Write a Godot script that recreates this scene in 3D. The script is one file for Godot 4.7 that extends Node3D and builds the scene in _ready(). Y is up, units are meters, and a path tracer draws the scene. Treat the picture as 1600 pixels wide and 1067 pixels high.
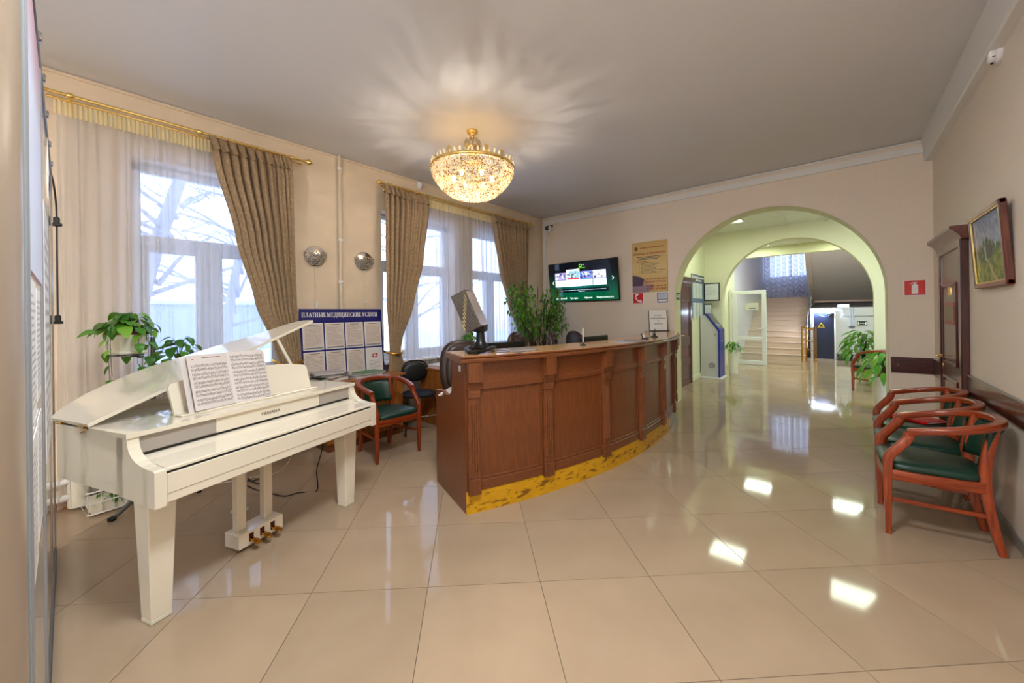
extends Node3D
# Clinic reception hall: grand piano, curved counter, arches to a stair hall.

var M := {}
var used := {}
var rng := RandomNumberGenerator.new()
const CEIL := 3.355
const XL := -4.54
const XR := 0.81
const ZB := -6.31
const CC := Vector2(-6.733, -4.114)   # centre of the counter's arc (x, z)
const CR := 5.18

func _ready():
	rng.seed = 7
	setup_view()
	make_materials()
	build_floor()
	build_walls()
	build_windows()
	build_hall()
	build_outside()
	build_curtains()
	build_counter()
	build_piano()
	build_chandelier()
	build_chairs()
	build_desks()
	build_wall_things()
	build_counter_things()
	build_hall_things()
	build_plants()
	build_left_edge()

func setup_view():
	var cam := Camera3D.new()
	cam.name = "camera"
	cam.projection = Camera3D.PROJECTION_FRUSTUM
	cam.near = 0.05
	cam.far = 200.0
	cam.size = 2.0 * 0.05 * 533.5 / 600.2
	cam.frustum_offset = Vector2(0, -42.5 / 600.2 * 0.05)
	cam.position = Vector3(0, 1.442, 0)
	cam.basis = Basis(Vector3.UP, 0.705) * Basis(Vector3.BACK, -0.0128)
	add_child(cam)
	cam.current = true
	var e := Environment.new()
	var sm := ProceduralSkyMaterial.new()
	sm.sky_top_color = Color(0.70, 0.81, 1.0)
	sm.sky_horizon_color = Color(0.80, 0.88, 1.0)
	sm.ground_horizon_color = Color(0.85, 0.88, 0.95)
	sm.ground_bottom_color = Color(0.75, 0.78, 0.85)
	sm.sky_energy_multiplier = 1.45
	sm.ground_energy_multiplier = 1.3
	var sky := Sky.new()
	sky.sky_material = sm
	e.background_mode = Environment.BG_SKY
	e.sky = sky
	e.tonemap_mode = Environment.TONE_MAPPER_LINEAR
	e.tonemap_exposure = 1.95
	e.sdfgi_enabled = true
	e.ssao_enabled = true
	e.ssil_enabled = true
	var we := WorldEnvironment.new()
	we.name = "surroundings"
	we.environment = e
	add_child(we)

# ---------------------------------------------------------------- helpers
func numbered(n: String) -> String:
	if not used.has(n):
		used[n] = 0
		return n
	used[n] += 1
	return "%s_%03d" % [n, used[n]]

func thing(called: String, label: String, cat: String, at := Vector3.ZERO, turn := 0.0, group := "") -> Node3D:
	var o := Node3D.new()
	o.name = numbered(called)
	add_child(o)
	o.position = at
	o.rotation.y = turn
	o.set_meta("label", label)
	o.set_meta("category", cat)
	if group:
		o.set_meta("group", group)
	return o

func struct(called: String, label: String, cat: String) -> Node3D:
	var o := thing(called, label, cat)
	o.set_meta("kind", "structure")
	return o

func put(called: String, st, mat: Material, parent: Node3D, at := Vector3.ZERO, b := Basis.IDENTITY) -> MeshInstance3D:
	var me: Mesh
	if st is SurfaceTool:
		st.generate_normals()
		me = st.commit()
	else:
		me = st
	var o := MeshInstance3D.new()
	o.name = called
	o.mesh = me
	o.material_override = mat
	o.position = at
	o.basis = b
	parent.add_child(o, true)
	return o

func single(called: String, st, mat: Material, label: String, cat: String, at := Vector3.ZERO, turn := 0.0, group := "") -> MeshInstance3D:
	var o := put(numbered(called), st, mat, self, at)
	o.rotation.y = turn
	o.set_meta("label", label)
	o.set_meta("category", cat)
	if group:
		o.set_meta("group", group)
	return o

func begin(flat := true) -> SurfaceTool:
	var s := SurfaceTool.new()
	s.begin(Mesh.PRIMITIVE_TRIANGLES)
	s.set_smooth_group(-1 if flat else 0)
	return s

func tri(s: SurfaceTool, a: Vector3, b: Vector3, c: Vector3):
	s.add_vertex(a); s.add_vertex(b); s.add_vertex(c)

func quad(s: SurfaceTool, a: Vector3, b: Vector3, c: Vector3, d: Vector3):
	tri(s, a, b, c); tri(s, a, c, d)

func quv(s: SurfaceTool, p: Array, uv: Array):
	for i in [0, 1, 2, 0, 2, 3]:
		s.set_uv(uv[i]); s.add_vertex(p[i])

# chamfered box: centre, size, bevel, optional basis
func box(s: SurfaceTool, c: Vector3, sz: Vector3, bv := 0.0, b := Basis.IDENTITY):
	var h := sz * 0.5
	bv = minf(bv, minf(h.x, minf(h.y, h.z)) * 0.95)
	s.set_smooth_group(-1)
	var P := func(ax: int, sg: float, i: int) -> Array:   # face corners, clockwise from outside
		var u := (ax + 1) % 3
		var v := (ax + 2) % 3
		var out := []
		for k in [[-1, -1], [-1, 1], [1, 1], [1, -1]]:
			var p := Vector3.ZERO
			p[ax] = sg * h[ax]
			p[u] = k[0] * (h[u] - bv)
			p[v] = k[1] * (h[v] - bv)
			out.append(c + b * p)
		return out
	for ax in 3:
		for sg in [-1.0, 1.0]:
			var q: Array = P.call(ax, sg, 0)
			if sg > 0:
				quad(s, q[0], q[1], q[2], q[3])
			else:
				quad(s, q[3], q[2], q[1], q[0])
	if bv <= 0.0:
		return
	for ax in 3:
		var u := (ax + 1) % 3
		var v := (ax + 2) % 3
		for su in [-1.0, 1.0]:
			for sv in [-1.0, 1.0]:
				var pts := []
				for k in [[-1, 0], [1, 0], [1, 1], [-1, 1]]:
					var p := Vector3.ZERO
					p[ax] = k[0] * (h[ax] - bv)
					p[u] = su * (h[u] - (bv if k[1] == 1 else 0.0))
					p[v] = sv * (h[v] - (bv if k[1] == 0 else 0.0))
					pts.append(c + b * p)
				if su * sv < 0:
					quad(s, pts[3], pts[2], pts[1], pts[0])
				else:
					quad(s, pts[0], pts[1], pts[2], pts[3])
	for sx in [-1.0, 1.0]:
		for sy in [-1.0, 1.0]:
			for sz2 in [-1.0, 1.0]:
				var a := c + b * Vector3(sx * h.x, sy * (h.y - bv), sz2 * (h.z - bv))
				var d := c + b * Vector3(sx * (h.x - bv), sy * h.y, sz2 * (h.z - bv))
				var f := c + b * Vector3(sx * (h.x - bv), sy * (h.y - bv), sz2 * h.z)
				if sx * sy * sz2 > 0:
					tri(s, a, f, d)
				else:
					tri(s, a, d, f)

func boxm(c: Vector3, sz: Vector3, bv := 0.0, b := Basis.IDENTITY) -> SurfaceTool:
	var s := begin()
	box(s, c, sz, bv, b)
	return s

# extrude polygon (in local xy) from z0 to z1 through transform
func prism(s: SurfaceTool, poly: PackedVector2Array, z0: float, z1: float, t := Transform3D.IDENTITY):
	s.set_smooth_group(-1)
	if Geometry2D.is_polygon_clockwise(poly):
		poly = poly.duplicate()
		poly.reverse()
	var ix := Geometry2D.triangulate_polygon(poly)
	for i in range(0, ix.size(), 3):
		var a := poly[ix[i]]
		var b := poly[ix[i + 1]]
		var c := poly[ix[i + 2]]
		if (b - a).cross(c - a) < 0:
			var q := b
			b = c
			c = q
		# ccw a,b,c ; front (z1) clockwise
		tri(s, t * Vector3(a.x, a.y, z1), t * Vector3(c.x, c.y, z1), t * Vector3(b.x, b.y, z1))
		tri(s, t * Vector3(a.x, a.y, z0), t * Vector3(b.x, b.y, z0), t * Vector3(c.x, c.y, z0))
	var n := poly.size()
	for i in n:
		var p := poly[i]
		var q := poly[(i + 1) % n]
		quad(s, t * Vector3(p.x, p.y, z0), t * Vector3(p.x, p.y, z1), t * Vector3(q.x, q.y, z1), t * Vector3(q.x, q.y, z0))

func pv(a: Array) -> PackedVector2Array:
	var o := PackedVector2Array()
	for i in range(0, a.size(), 2):
		o.append(Vector2(a[i], a[i + 1]))
	return o

# lathe about y; prof = [r, y, r, y ...] from bottom to top
func lathe(s: SurfaceTool, prof: Array, n := 20, c := Vector3.ZERO, b := Basis.IDENTITY):
	s.set_smooth_group(0)
	for i in range(0, prof.size() - 2, 2):
		for k in n:
			var a0 := TAU * k / n
			var a1 := TAU * (k + 1) / n
			var p := c + b * Vector3(prof[i] * cos(a0), prof[i + 1], prof[i] * sin(a0))
			var q := c + b * Vector3(prof[i] * cos(a1), prof[i + 1], prof[i] * sin(a1))
			var r := c + b * Vector3(prof[i + 2] * cos(a1), prof[i + 3], prof[i + 2] * sin(a1))
			var t := c + b * Vector3(prof[i + 2] * cos(a0), prof[i + 3], prof[i + 2] * sin(a0))
			if prof[i] > 0.0001:
				tri(s, p, q, r)
			if prof[i + 2] > 0.0001:
				tri(s, p, r, t)

# tube of section radius along points (closed ends)
func tube(s: SurfaceTool, pts: Array, rad: float, n := 8, rad2 := -1.0):
	var sec := []
	for k in n:
		sec.append(Vector2(cos(TAU * k / n), sin(TAU * k / n)))
	var w := []
	for i in pts.size():
		var r := rad if rad2 < 0 else lerpf(rad, rad2, float(i) / (pts.size() - 1))
		w.append(Vector2(r, r))
	sweep(s, pts, sec, w, Vector3.ZERO)

# sweep a 2-D section (x: side, y: up) along points; sizes[i] scales the section
func sweep(s: SurfaceTool, pts: Array, sec: Array, sizes: Array, up: Vector3, flat := false):
	s.set_smooth_group(-1 if flat else 0)
	var m := pts.size()
	var rings := []
	var prev_side := Vector3.ZERO
	for i in m:
		var t: Vector3 = (pts[mini(i + 1, m - 1)] - pts[maxi(i - 1, 0)]).normalized()
		var side: Vector3
		if up != Vector3.ZERO:
			side = t.cross(up).normalized()
		elif prev_side == Vector3.ZERO:
			side = t.cross(Vector3.UP if absf(t.y) < 0.9 else Vector3.RIGHT).normalized()
		else:
			side = (prev_side - t * prev_side.dot(t)).normalized()
		prev_side = side
		var u := side.cross(t)
		var ring := []
		for q in sec:
			ring.append(pts[i] + side * (q.x * sizes[i].x) + u * (q.y * sizes[i].y))
		rings.append(ring)
	var n := sec.size()
	for i in m - 1:
		for k in n:
			var k2 := (k + 1) % n
			quad(s, rings[i][k], rings[i][k2], rings[i + 1][k2], rings[i + 1][k])
	s.set_smooth_group(-1)
	for k in range(1, n - 1):
		tri(s, rings[0][0], rings[0][k + 1], rings[0][k])
		tri(s, rings[m - 1][0], rings[m - 1][k], rings[m - 1][k + 1])

# rounded-rectangle section, unit half sizes
func rrect(r := 0.4, n := 3) -> Array:
	var o := []
	for q in [[1, 1, 0.0], [-1, 1, 90.0], [-1, -1, 180.0], [1, -1, 270.0]]:
		for k in n + 1:
			var a := deg_to_rad(q[2] + 90.0 * k / n)
			o.append(Vector2(q[0] * (1 - r) + r * cos(a), q[1] * (1 - r) + r * sin(a)))
	return o

# smooth curve through points
func curve(p: Array, n := 6) -> Array:
	var o := []
	for i in p.size() - 1:
		var a: Vector3 = p[maxi(i - 1, 0)]
		var d: Vector3 = p[mini(i + 2, p.size() - 1)]
		for k in n:
			o.append(p[i].cubic_interpolate(p[i + 1], a, d, float(k) / n))
	o.append(p[-1])
	return o

# a height field sheet: f(u, v) -> Vector3, both sides drawn by the renderer
func sheet(s: SurfaceTool, nu: int, nv: int, f: Callable, thick := false):
	s.set_smooth_group(0)
	var g := []
	for j in nv + 1:
		var row := []
		for i in nu + 1:
			row.append(f.call(float(i) / nu, float(j) / nv))
		g.append(row)
	for j in nv:
		for i in nu:
			var uv := [Vector2(float(i) / nu, float(j) / nv), Vector2(float(i + 1) / nu, float(j) / nv), Vector2(float(i + 1) / nu, float(j + 1) / nv), Vector2(float(i) / nu, float(j + 1) / nv)]
			quv(s, [g[j][i], g[j][i + 1], g[j + 1][i + 1], g[j + 1][i]], uv)

# pad: superellipse cushion in local xz, thickness y
func pad(s: SurfaceTool, c: Vector3, hx: float, hy: float, hz: float, e := 4.0, b := Basis.IDENTITY, n := 28, front := 1.0):
	s.set_smooth_group(0)
	var prof := [[0.0, 1.0], [0.6, 0.97], [0.85, 0.85], [0.96, 0.55], [1.0, 0.1], [0.99, -0.5], [0.93, -1.0], [0.0, -1.0]]
	var rings := []
	for q in prof:
		var ring := []
		for k in n:
			var a := TAU * k / n
			var ca := cos(a)
			var sa := sin(a)
			var r := pow(pow(absf(ca), e) + pow(absf(sa), e), -1.0 / e)
			var wx := lerpf(front, 1.0, 0.5 + 0.5 * r * sa)
			ring.append(c + b * Vector3(hx * r * ca * q[0] * wx, hy * q[1], hz * r * sa * q[0]))
		rings.append(ring)
	for i in rings.size() - 1:
		for k in n:
			var k2 := (k + 1) % n
			if i > 0:
				tri(s, rings[i][k], rings[i + 1][k2], rings[i][k2])
			tri(s, rings[i][k], rings[i + 1][k], rings[i + 1][k2])

func word(parent: Node3D, txt: String, h: float, c: Vector3, mat: Material, w := 0.0, serif := false, bold := false, b := Basis.IDENTITY) -> MeshInstance3D:
	var f := SystemFont.new()
	f.font_names = PackedStringArray(["Droid Serif" if serif else "Droid Sans"])
	f.font_weight = 700 if bold else 400
	var t := TextMesh.new()
	t.text = txt
	t.font = f
	t.font_size = 48
	t.pixel_size = h / 34.0
	t.depth = 0.0012
	t.curve_step = 1.5
	var o := put("lettering", t, mat, parent, c, b)
	if w > 0.0:
		var a := t.get_aabb().size.x
		if a > 0.0:
			o.basis = b * Basis.from_scale(Vector3(w / a, 1, 1))
	return o

# ---------------------------------------------------------------- materials
func mat(c: Color, rough := 0.6, metal := 0.0) -> StandardMaterial3D:
	var x := StandardMaterial3D.new()
	x.albedo_color = c
	x.roughness = rough
	x.metallic = metal
	return x

func noise_tex(freq: float, cols: Array, seed_ := 1, oct := 4, px := 256, stops := []) -> NoiseTexture2D:
	var n := FastNoiseLite.new()
	n.seed = seed_
	n.frequency = freq
	n.fractal_octaves = oct
	var t := NoiseTexture2D.new()
	t.width = px
	t.height = px
	t.seamless = true
	t.noise = n
	var g := Gradient.new()
	var o := PackedFloat32Array()
	var cc := PackedColorArray()
	for i in cols.size():
		o.append(stops[i] if stops.size() else float(i) / (cols.size() - 1))
		cc.append(cols[i])
	g.offsets = o
	g.colors = cc
	t.color_ramp = g
	return t

func tri_mat(tex: Texture2D, sc: Vector3, rough := 0.6, world := false) -> StandardMaterial3D:
	var x := mat(Color.WHITE, rough)
	x.albedo_texture = tex
	x.uv1_triplanar = true
	x.uv1_world_triplanar = world
	x.uv1_scale = sc
	return x

func wood(key: String, dark: Color, light: Color, rough: float, sd: int, coat := 0.0):
	var t := noise_tex(0.018, [dark, dark.lerp(light, 0.55), light], sd, 5, 256, [0.25, 0.5, 0.8])
	for a in [["_y", Vector3(9, 0.8, 9)], ["_x", Vector3(0.8, 9, 9)], ["_z", Vector3(9, 9, 0.8)]]:
		var x := tri_mat(t, a[1], rough)
		if coat > 0.0:
			x.clearcoat_enabled = true
			x.clearcoat = coat
			x.clearcoat_roughness = 0.12
		M[key + a[0]] = x

func glow(c: Color, e: float) -> StandardMaterial3D:
	var x := mat(c, 0.5)
	x.emission_enabled = true
	x.emission = c
	x.emission_energy_multiplier = e
	return x

func pane(c: Color, a: float) -> StandardMaterial3D:
	var x := mat(Color(c, a), 0.03)
	x.transparency = BaseMaterial3D.TRANSPARENCY_ALPHA
	return x

func make_materials():
	wood("mahogany", Color(0.41, 0.215, 0.10), Color(0.49, 0.275, 0.135), 0.35, 3, 0.25)
	wood("cherry", Color(0.47, 0.16, 0.045), Color(0.62, 0.25, 0.075), 0.3, 5, 0.5)
	wood("doorwood", Color(0.30, 0.12, 0.06), Color(0.42, 0.19, 0.10), 0.3, 9, 0.4)
	wood("deskwood", Color(0.55, 0.31, 0.11), Color(0.70, 0.44, 0.19), 0.4, 13, 0.2)
	wood("rail", Color(0.20, 0.045, 0.035), Color(0.30, 0.08, 0.06), 0.28, 17, 0.5)
	M.tile = []
	for i in 4:
		var b := 0.97 + 0.012 * i
		var t := noise_tex(0.012, [Color(0.66 * b, 0.57 * b, 0.47 * b), Color(0.685 * b, 0.595 * b, 0.495 * b)], 31 + i, 3, 128)
		var x := tri_mat(t, Vector3(1.4, 1.4, 1.4), 0.06)
		x.metallic_specular = 0.36
		M.tile.append(x)
	M.grout = mat(Color(0.42, 0.36, 0.29), 0.8)
	var wp := noise_tex(0.05, [Color(0.895, 0.84, 0.77), Color(0.92, 0.865, 0.795)], 41, 3, 128)
	M.wall = tri_mat(wp, Vector3(5, 5, 5), 0.7, true)
	var wp2 := noise_tex(0.03, [Color(0.86, 0.785, 0.68), Color(0.90, 0.825, 0.72)], 43, 4, 128)
	M.wall_window = tri_mat(wp2, Vector3(0.7, 0.7, 0.7), 0.7, true)
	M.wall_hall = mat(Color(0.885, 0.875, 0.735), 0.7)
	M.wall_stair = mat(Color(0.86, 0.85, 0.87), 0.7)
	M.ceiling = mat(Color(0.87, 0.865, 0.87), 0.4)
	M.ceiling.metallic_specular = 0.2
	M.white = mat(Color(0.90, 0.89, 0.87), 0.4)
	M.plastic_white = mat(Color(0.92, 0.92, 0.92), 0.35)
	M.ceil_tile = mat(Color(0.88, 0.89, 0.82), 0.8)
	M.gold = mat(Color(0.98, 0.84, 0.52), 0.22, 1.0)
	M.brass = mat(Color(0.80, 0.58, 0.22), 0.2, 1.0)
	M.chrome = mat(Color(0.82, 0.82, 0.84), 0.15, 1.0)
	M.grey_metal = mat(Color(0.45, 0.45, 0.46), 0.4, 0.6)
	M.black = mat(Color(0.03, 0.03, 0.032), 0.35)
	M.dark = mat(Color(0.10, 0.09, 0.09), 0.5)
	M.green_leather = mat(Color(0.045, 0.20, 0.15), 0.38)
	M.brown_leather = mat(Color(0.20, 0.115, 0.085), 0.33)
	M.navy = mat(Color(0.06, 0.075, 0.14), 0.7)
	M.blue = mat(Color(0.10, 0.10, 0.42), 0.35)
	M.kiosk_blue = mat(Color(0.10, 0.13, 0.55), 0.35)
	M.kiosk_grey = mat(Color(0.75, 0.75, 0.72), 0.4)
	M.red = mat(Color(0.82, 0.02, 0.015), 0.4)
	M.sign_green = mat(Color(0.01, 0.38, 0.16), 0.4)
	M.paper = mat(Color(0.88, 0.85, 0.83), 0.8)
	M.piano = mat(Color(0.93, 0.89, 0.81), 0.18)
	M.piano.clearcoat_enabled = true
	M.piano.clearcoat = 1.0
	M.piano.clearcoat_roughness = 0.03
	M.piano_cloth = mat(Color(0.66, 0.62, 0.58), 0.8)
	M.glass = pane(Color(0.9, 0.95, 0.95), 0.06)
	M.glass_tint = pane(Color(0.80, 0.85, 0.80), 0.12)
	M.crystal = mat(Color(0.64, 0.61, 0.56), 0.08)
	M.amber = mat(Color(0.55, 0.41, 0.22), 0.15)
	M.amber.backlight_enabled = true
	M.amber.backlight = Color(0.6, 0.45, 0.2)
	M.crystal.backlight_enabled = true
	M.crystal.backlight = Color(1.0, 0.96, 0.86)
	M.crystal.metallic_specular = 0.9
	M.soil = mat(Color(0.12, 0.08, 0.05), 0.9)
	M.terracotta = mat(Color(0.55, 0.20, 0.10), 0.7)
	M.pot = mat(Color(0.88, 0.86, 0.78), 0.4)
	M.stem = mat(Color(0.22, 0.20, 0.08), 0.7)
	M.bark = mat(Color(0.25, 0.19, 0.12), 0.8)
	for q in [["leaf", Color(0.27, 0.52, 0.12)], ["leaf_dark", Color(0.15, 0.37, 0.09)], ["leaf_light", Color(0.46, 0.66, 0.20)]]:
		var x := mat(q[1], 0.35)
		x.backlight_enabled = true
		x.backlight = Color(0.35, 0.5, 0.12)
		M[q[0]] = x
	# jacquard: warm brown ground with a lighter damask
	var jq := noise_tex(0.045, [Color(0.57, 0.47, 0.35), Color(0.585, 0.48, 0.36), Color(0.66, 0.56, 0.42), Color(0.65, 0.55, 0.41)], 51, 2, 256, [0.0, 0.52, 0.6, 1.0])
	M.jacquard = tri_mat(jq, Vector3(3.2, 2.2, 3.2), 0.65)
	M.jacquard.rim_enabled = true
	M.jacquard.rim = 0.4
	M.sheer = mat(Color(0.84, 0.82, 0.775, 0.5), 0.8)
	M.sheer.transparency = BaseMaterial3D.TRANSPARENCY_ALPHA
	M.sheer.backlight_enabled = true
	M.sheer.backlight = Color(0.9, 0.9, 0.95)
	M.header = mat(Color(0.95, 0.88, 0.66, 0.6), 0.8)
	M.header.transparency = BaseMaterial3D.TRANSPARENCY_ALPHA
	M.lace = mat(Color(0.95, 0.95, 0.97, 0.85), 0.8)
	M.lace.transparency = BaseMaterial3D.TRANSPARENCY_ALPHA
	M.lace.backlight_enabled = true
	M.lace.backlight = Color(0.9, 0.9, 0.95)
	M.step = mat(Color(0.82, 0.72, 0.64), 0.5)
	M.snow = mat(Color(0.9, 0.92, 0.96), 0.9)
	M.steel_door = mat(Color(0.10, 0.13, 0.24), 0.45)
	M.counter_top = tri_mat(noise_tex(0.02, [Color(0.74, 0.54, 0.35), Color(0.80, 0.61, 0.42)], 61, 4), Vector3(4, 4, 1), 0.16)  # tan stands in for bright reflections on the wooden top
	M.ink = mat(Color(0.16, 0.13, 0.12), 0.6)
	M.ink_white = mat(Color(0.93, 0.92, 0.90), 0.5)
	M.ink_red = mat(Color(0.62, 0.10, 0.04), 0.6)

# sheet of fine print: rows of broken grey bars
func print_tex(w: int, h: int, bg: Color, ink: Color, x0: float, x1: float, y0: float, y1: float, rows: int, sd: int, density := 0.8) -> Image:
	var im := Image.create(w, h, false, Image.FORMAT_RGB8)
	im.fill(bg)
	var r := RandomNumberGenerator.new()
	r.seed = sd
	for i in rows:
		var y := int(h * lerpf(y0, y1, (i + 0.5) / rows))
		var rh := maxi(1, int(h * (y1 - y0) / rows * 0.42))
		var x := w * x0
		var endx := w * (x1 if r.randf() < 0.7 else lerpf(x0, x1, r.randf_range(0.5, 1.0)))
		while x < endx:
			var l := r.randf_range(0.02, 0.09) * w
			im.fill_rect(Rect2i(int(x), y, maxi(1, int(minf(l, endx - x))), rh), bg.lerp(ink, density * r.randf_range(0.7, 1.0)))
			x += l + w * 0.015
	return im

func img_mat(im: Image, rough := 0.6) -> StandardMaterial3D:
	var x := mat(Color.WHITE, rough)
	x.albedo_texture = ImageTexture.create_from_image(im)
	return x

# flat card facing +z, with thickness, uv on its face
func card(w: float, h: float, d := 0.003) -> SurfaceTool:
	var s := begin()
	quv(s, [Vector3(-w / 2, h / 2, d / 2), Vector3(w / 2, h / 2, d / 2), Vector3(w / 2, -h / 2, d / 2), Vector3(-w / 2, -h / 2, d / 2)], [Vector2(0, 0), Vector2(1, 0), Vector2(1, 1), Vector2(0, 1)])
	var c := [Vector3(-w / 2, h / 2, d / 2), Vector3(w / 2, h / 2, d / 2), Vector3(w / 2, -h / 2, d / 2), Vector3(-w / 2, -h / 2, d / 2)]
	for i in 4:
		var a: Vector3 = c[i]
		var b: Vector3 = c[(i + 1) % 4]
		s.set_uv(Vector2(0.005, 0.005))
		quad(s, b, a, a - Vector3(0, 0, d), b - Vector3(0, 0, d))
	s.set_uv(Vector2(0.005, 0.005))
	quad(s, c[3] - Vector3(0, 0, d), c[2] - Vector3(0, 0, d), c[1] - Vector3(0, 0, d), c[0] - Vector3(0, 0, d))
	return s

# ---------------------------------------------------------------- the setting
const FLAT := Basis(Vector3(1, 0, 0), Vector3(0, 0, 1), Vector3(0, -1, 0))   # polygon (x, z), extruded downwards
const PLAN := Basis(Vector3(1, 0, 0), Vector3(0, 0, -1), Vector3(0, 1, 0))   # polygon (x, -z), extruded upwards

func tile_at(i: float, j: float) -> Vector2:
	var ii := i - 0.0535 * j
	var jj := j * 1.0025
	var c := cos(0.0525)
	var s := sin(0.0525)
	var xc := 0.6 * (-1.6685 + c * ii - s * jj)
	var zc := 0.6 * (2.3465 + s * ii + c * jj)
	return Vector2(xc * cos(0.705) - zc * sin(0.705), -(xc * sin(0.705) + zc * cos(0.705)))

func build_floor():
	var fl := struct("floor", "glossy beige square floor tiles laid diagonally with thin dark joints", "floor")
	var region := pv([-4.54, 1.2, -4.54, -6.4, -2.34, -6.4, -2.34, -14.75, 2.6, -14.75, 2.6, -6.4, 0.81, -6.4, 0.81, 1.2])
	var slab := pv([-4.89, 3.4, -4.89, -6.6, -2.5, -6.6, -2.5, -19.0, 2.8, -19.0, 2.8, -6.6, 1.0, -6.6, 1.0, 3.4])
	var s := begin()
	prism(s, slab, 0.0025, 0.2, Transform3D(FLAT, Vector3.ZERO))
	put("screed", s, M.grout, fl)
	var g := 0.003   # half joint, in tiles
	var base := PackedVector2Array()
	var o := tile_at(0.5, 0.5)
	for q in [[g, g], [1 - g, g], [1 - g, 1 - g], [g, 1 - g]]:
		base.append(tile_at(q[0], q[1]) - o)
	var st := begin()
	prism(st, base, 0.0, 0.006, Transform3D(FLAT, Vector3.ZERO))
	st.generate_normals()
	var whole := st.commit()
	for j in range(-8, 34):
		for i in range(-20, 34):
			var c := tile_at(i + 0.5, j + 0.5)
			if c.x < -5.2 or c.x > 3.2 or c.y > 1.8 or c.y < -15.3:
				continue
			var p := PackedVector2Array()
			for q in base:
				p.append(q + c)
			var m: Material = M.tile[absi(i * 7 + j * 13 + i * j) % 4]
			for part in Geometry2D.intersect_polygons(p, region):
				var area := 0.0
				for k in part.size():
					area += part[k].cross(part[(k + 1) % part.size()])
				if absf(area) * 0.5 > 0.358:
					put("tile", whole, m, fl, Vector3(c.x, 0, c.y))
				elif absf(area) > 0.004:
					var loc := PackedVector2Array()
					for q in part:
						loc.append(q - c)
					var e := begin()
					prism(e, loc, 0.0, 0.006, Transform3D(FLAT, Vector3.ZERO))
					put("tile", e, m, fl, Vector3(c.x, 0, c.y))

func arch_poly(x0: float, x1: float, top: float, cx: float, cy: float, r: float) -> PackedVector2Array:
	var p := pv([x0, 0, x0, top, x1, top, x1, 0, cx + r, 0])
	for k in 41:
		var a := PI * k / 40.0
		p.append(Vector2(cx + r * cos(a), cy + r * sin(a)))
	p.append(Vector2(cx - r, 0))
	return p

const WIN := [[-0.40, -1.60], [-2.72, -3.97], [-4.36, -5.60], [2.40, 1.10]]  # last opening is added out of view, for daylight on the piano side

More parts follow.
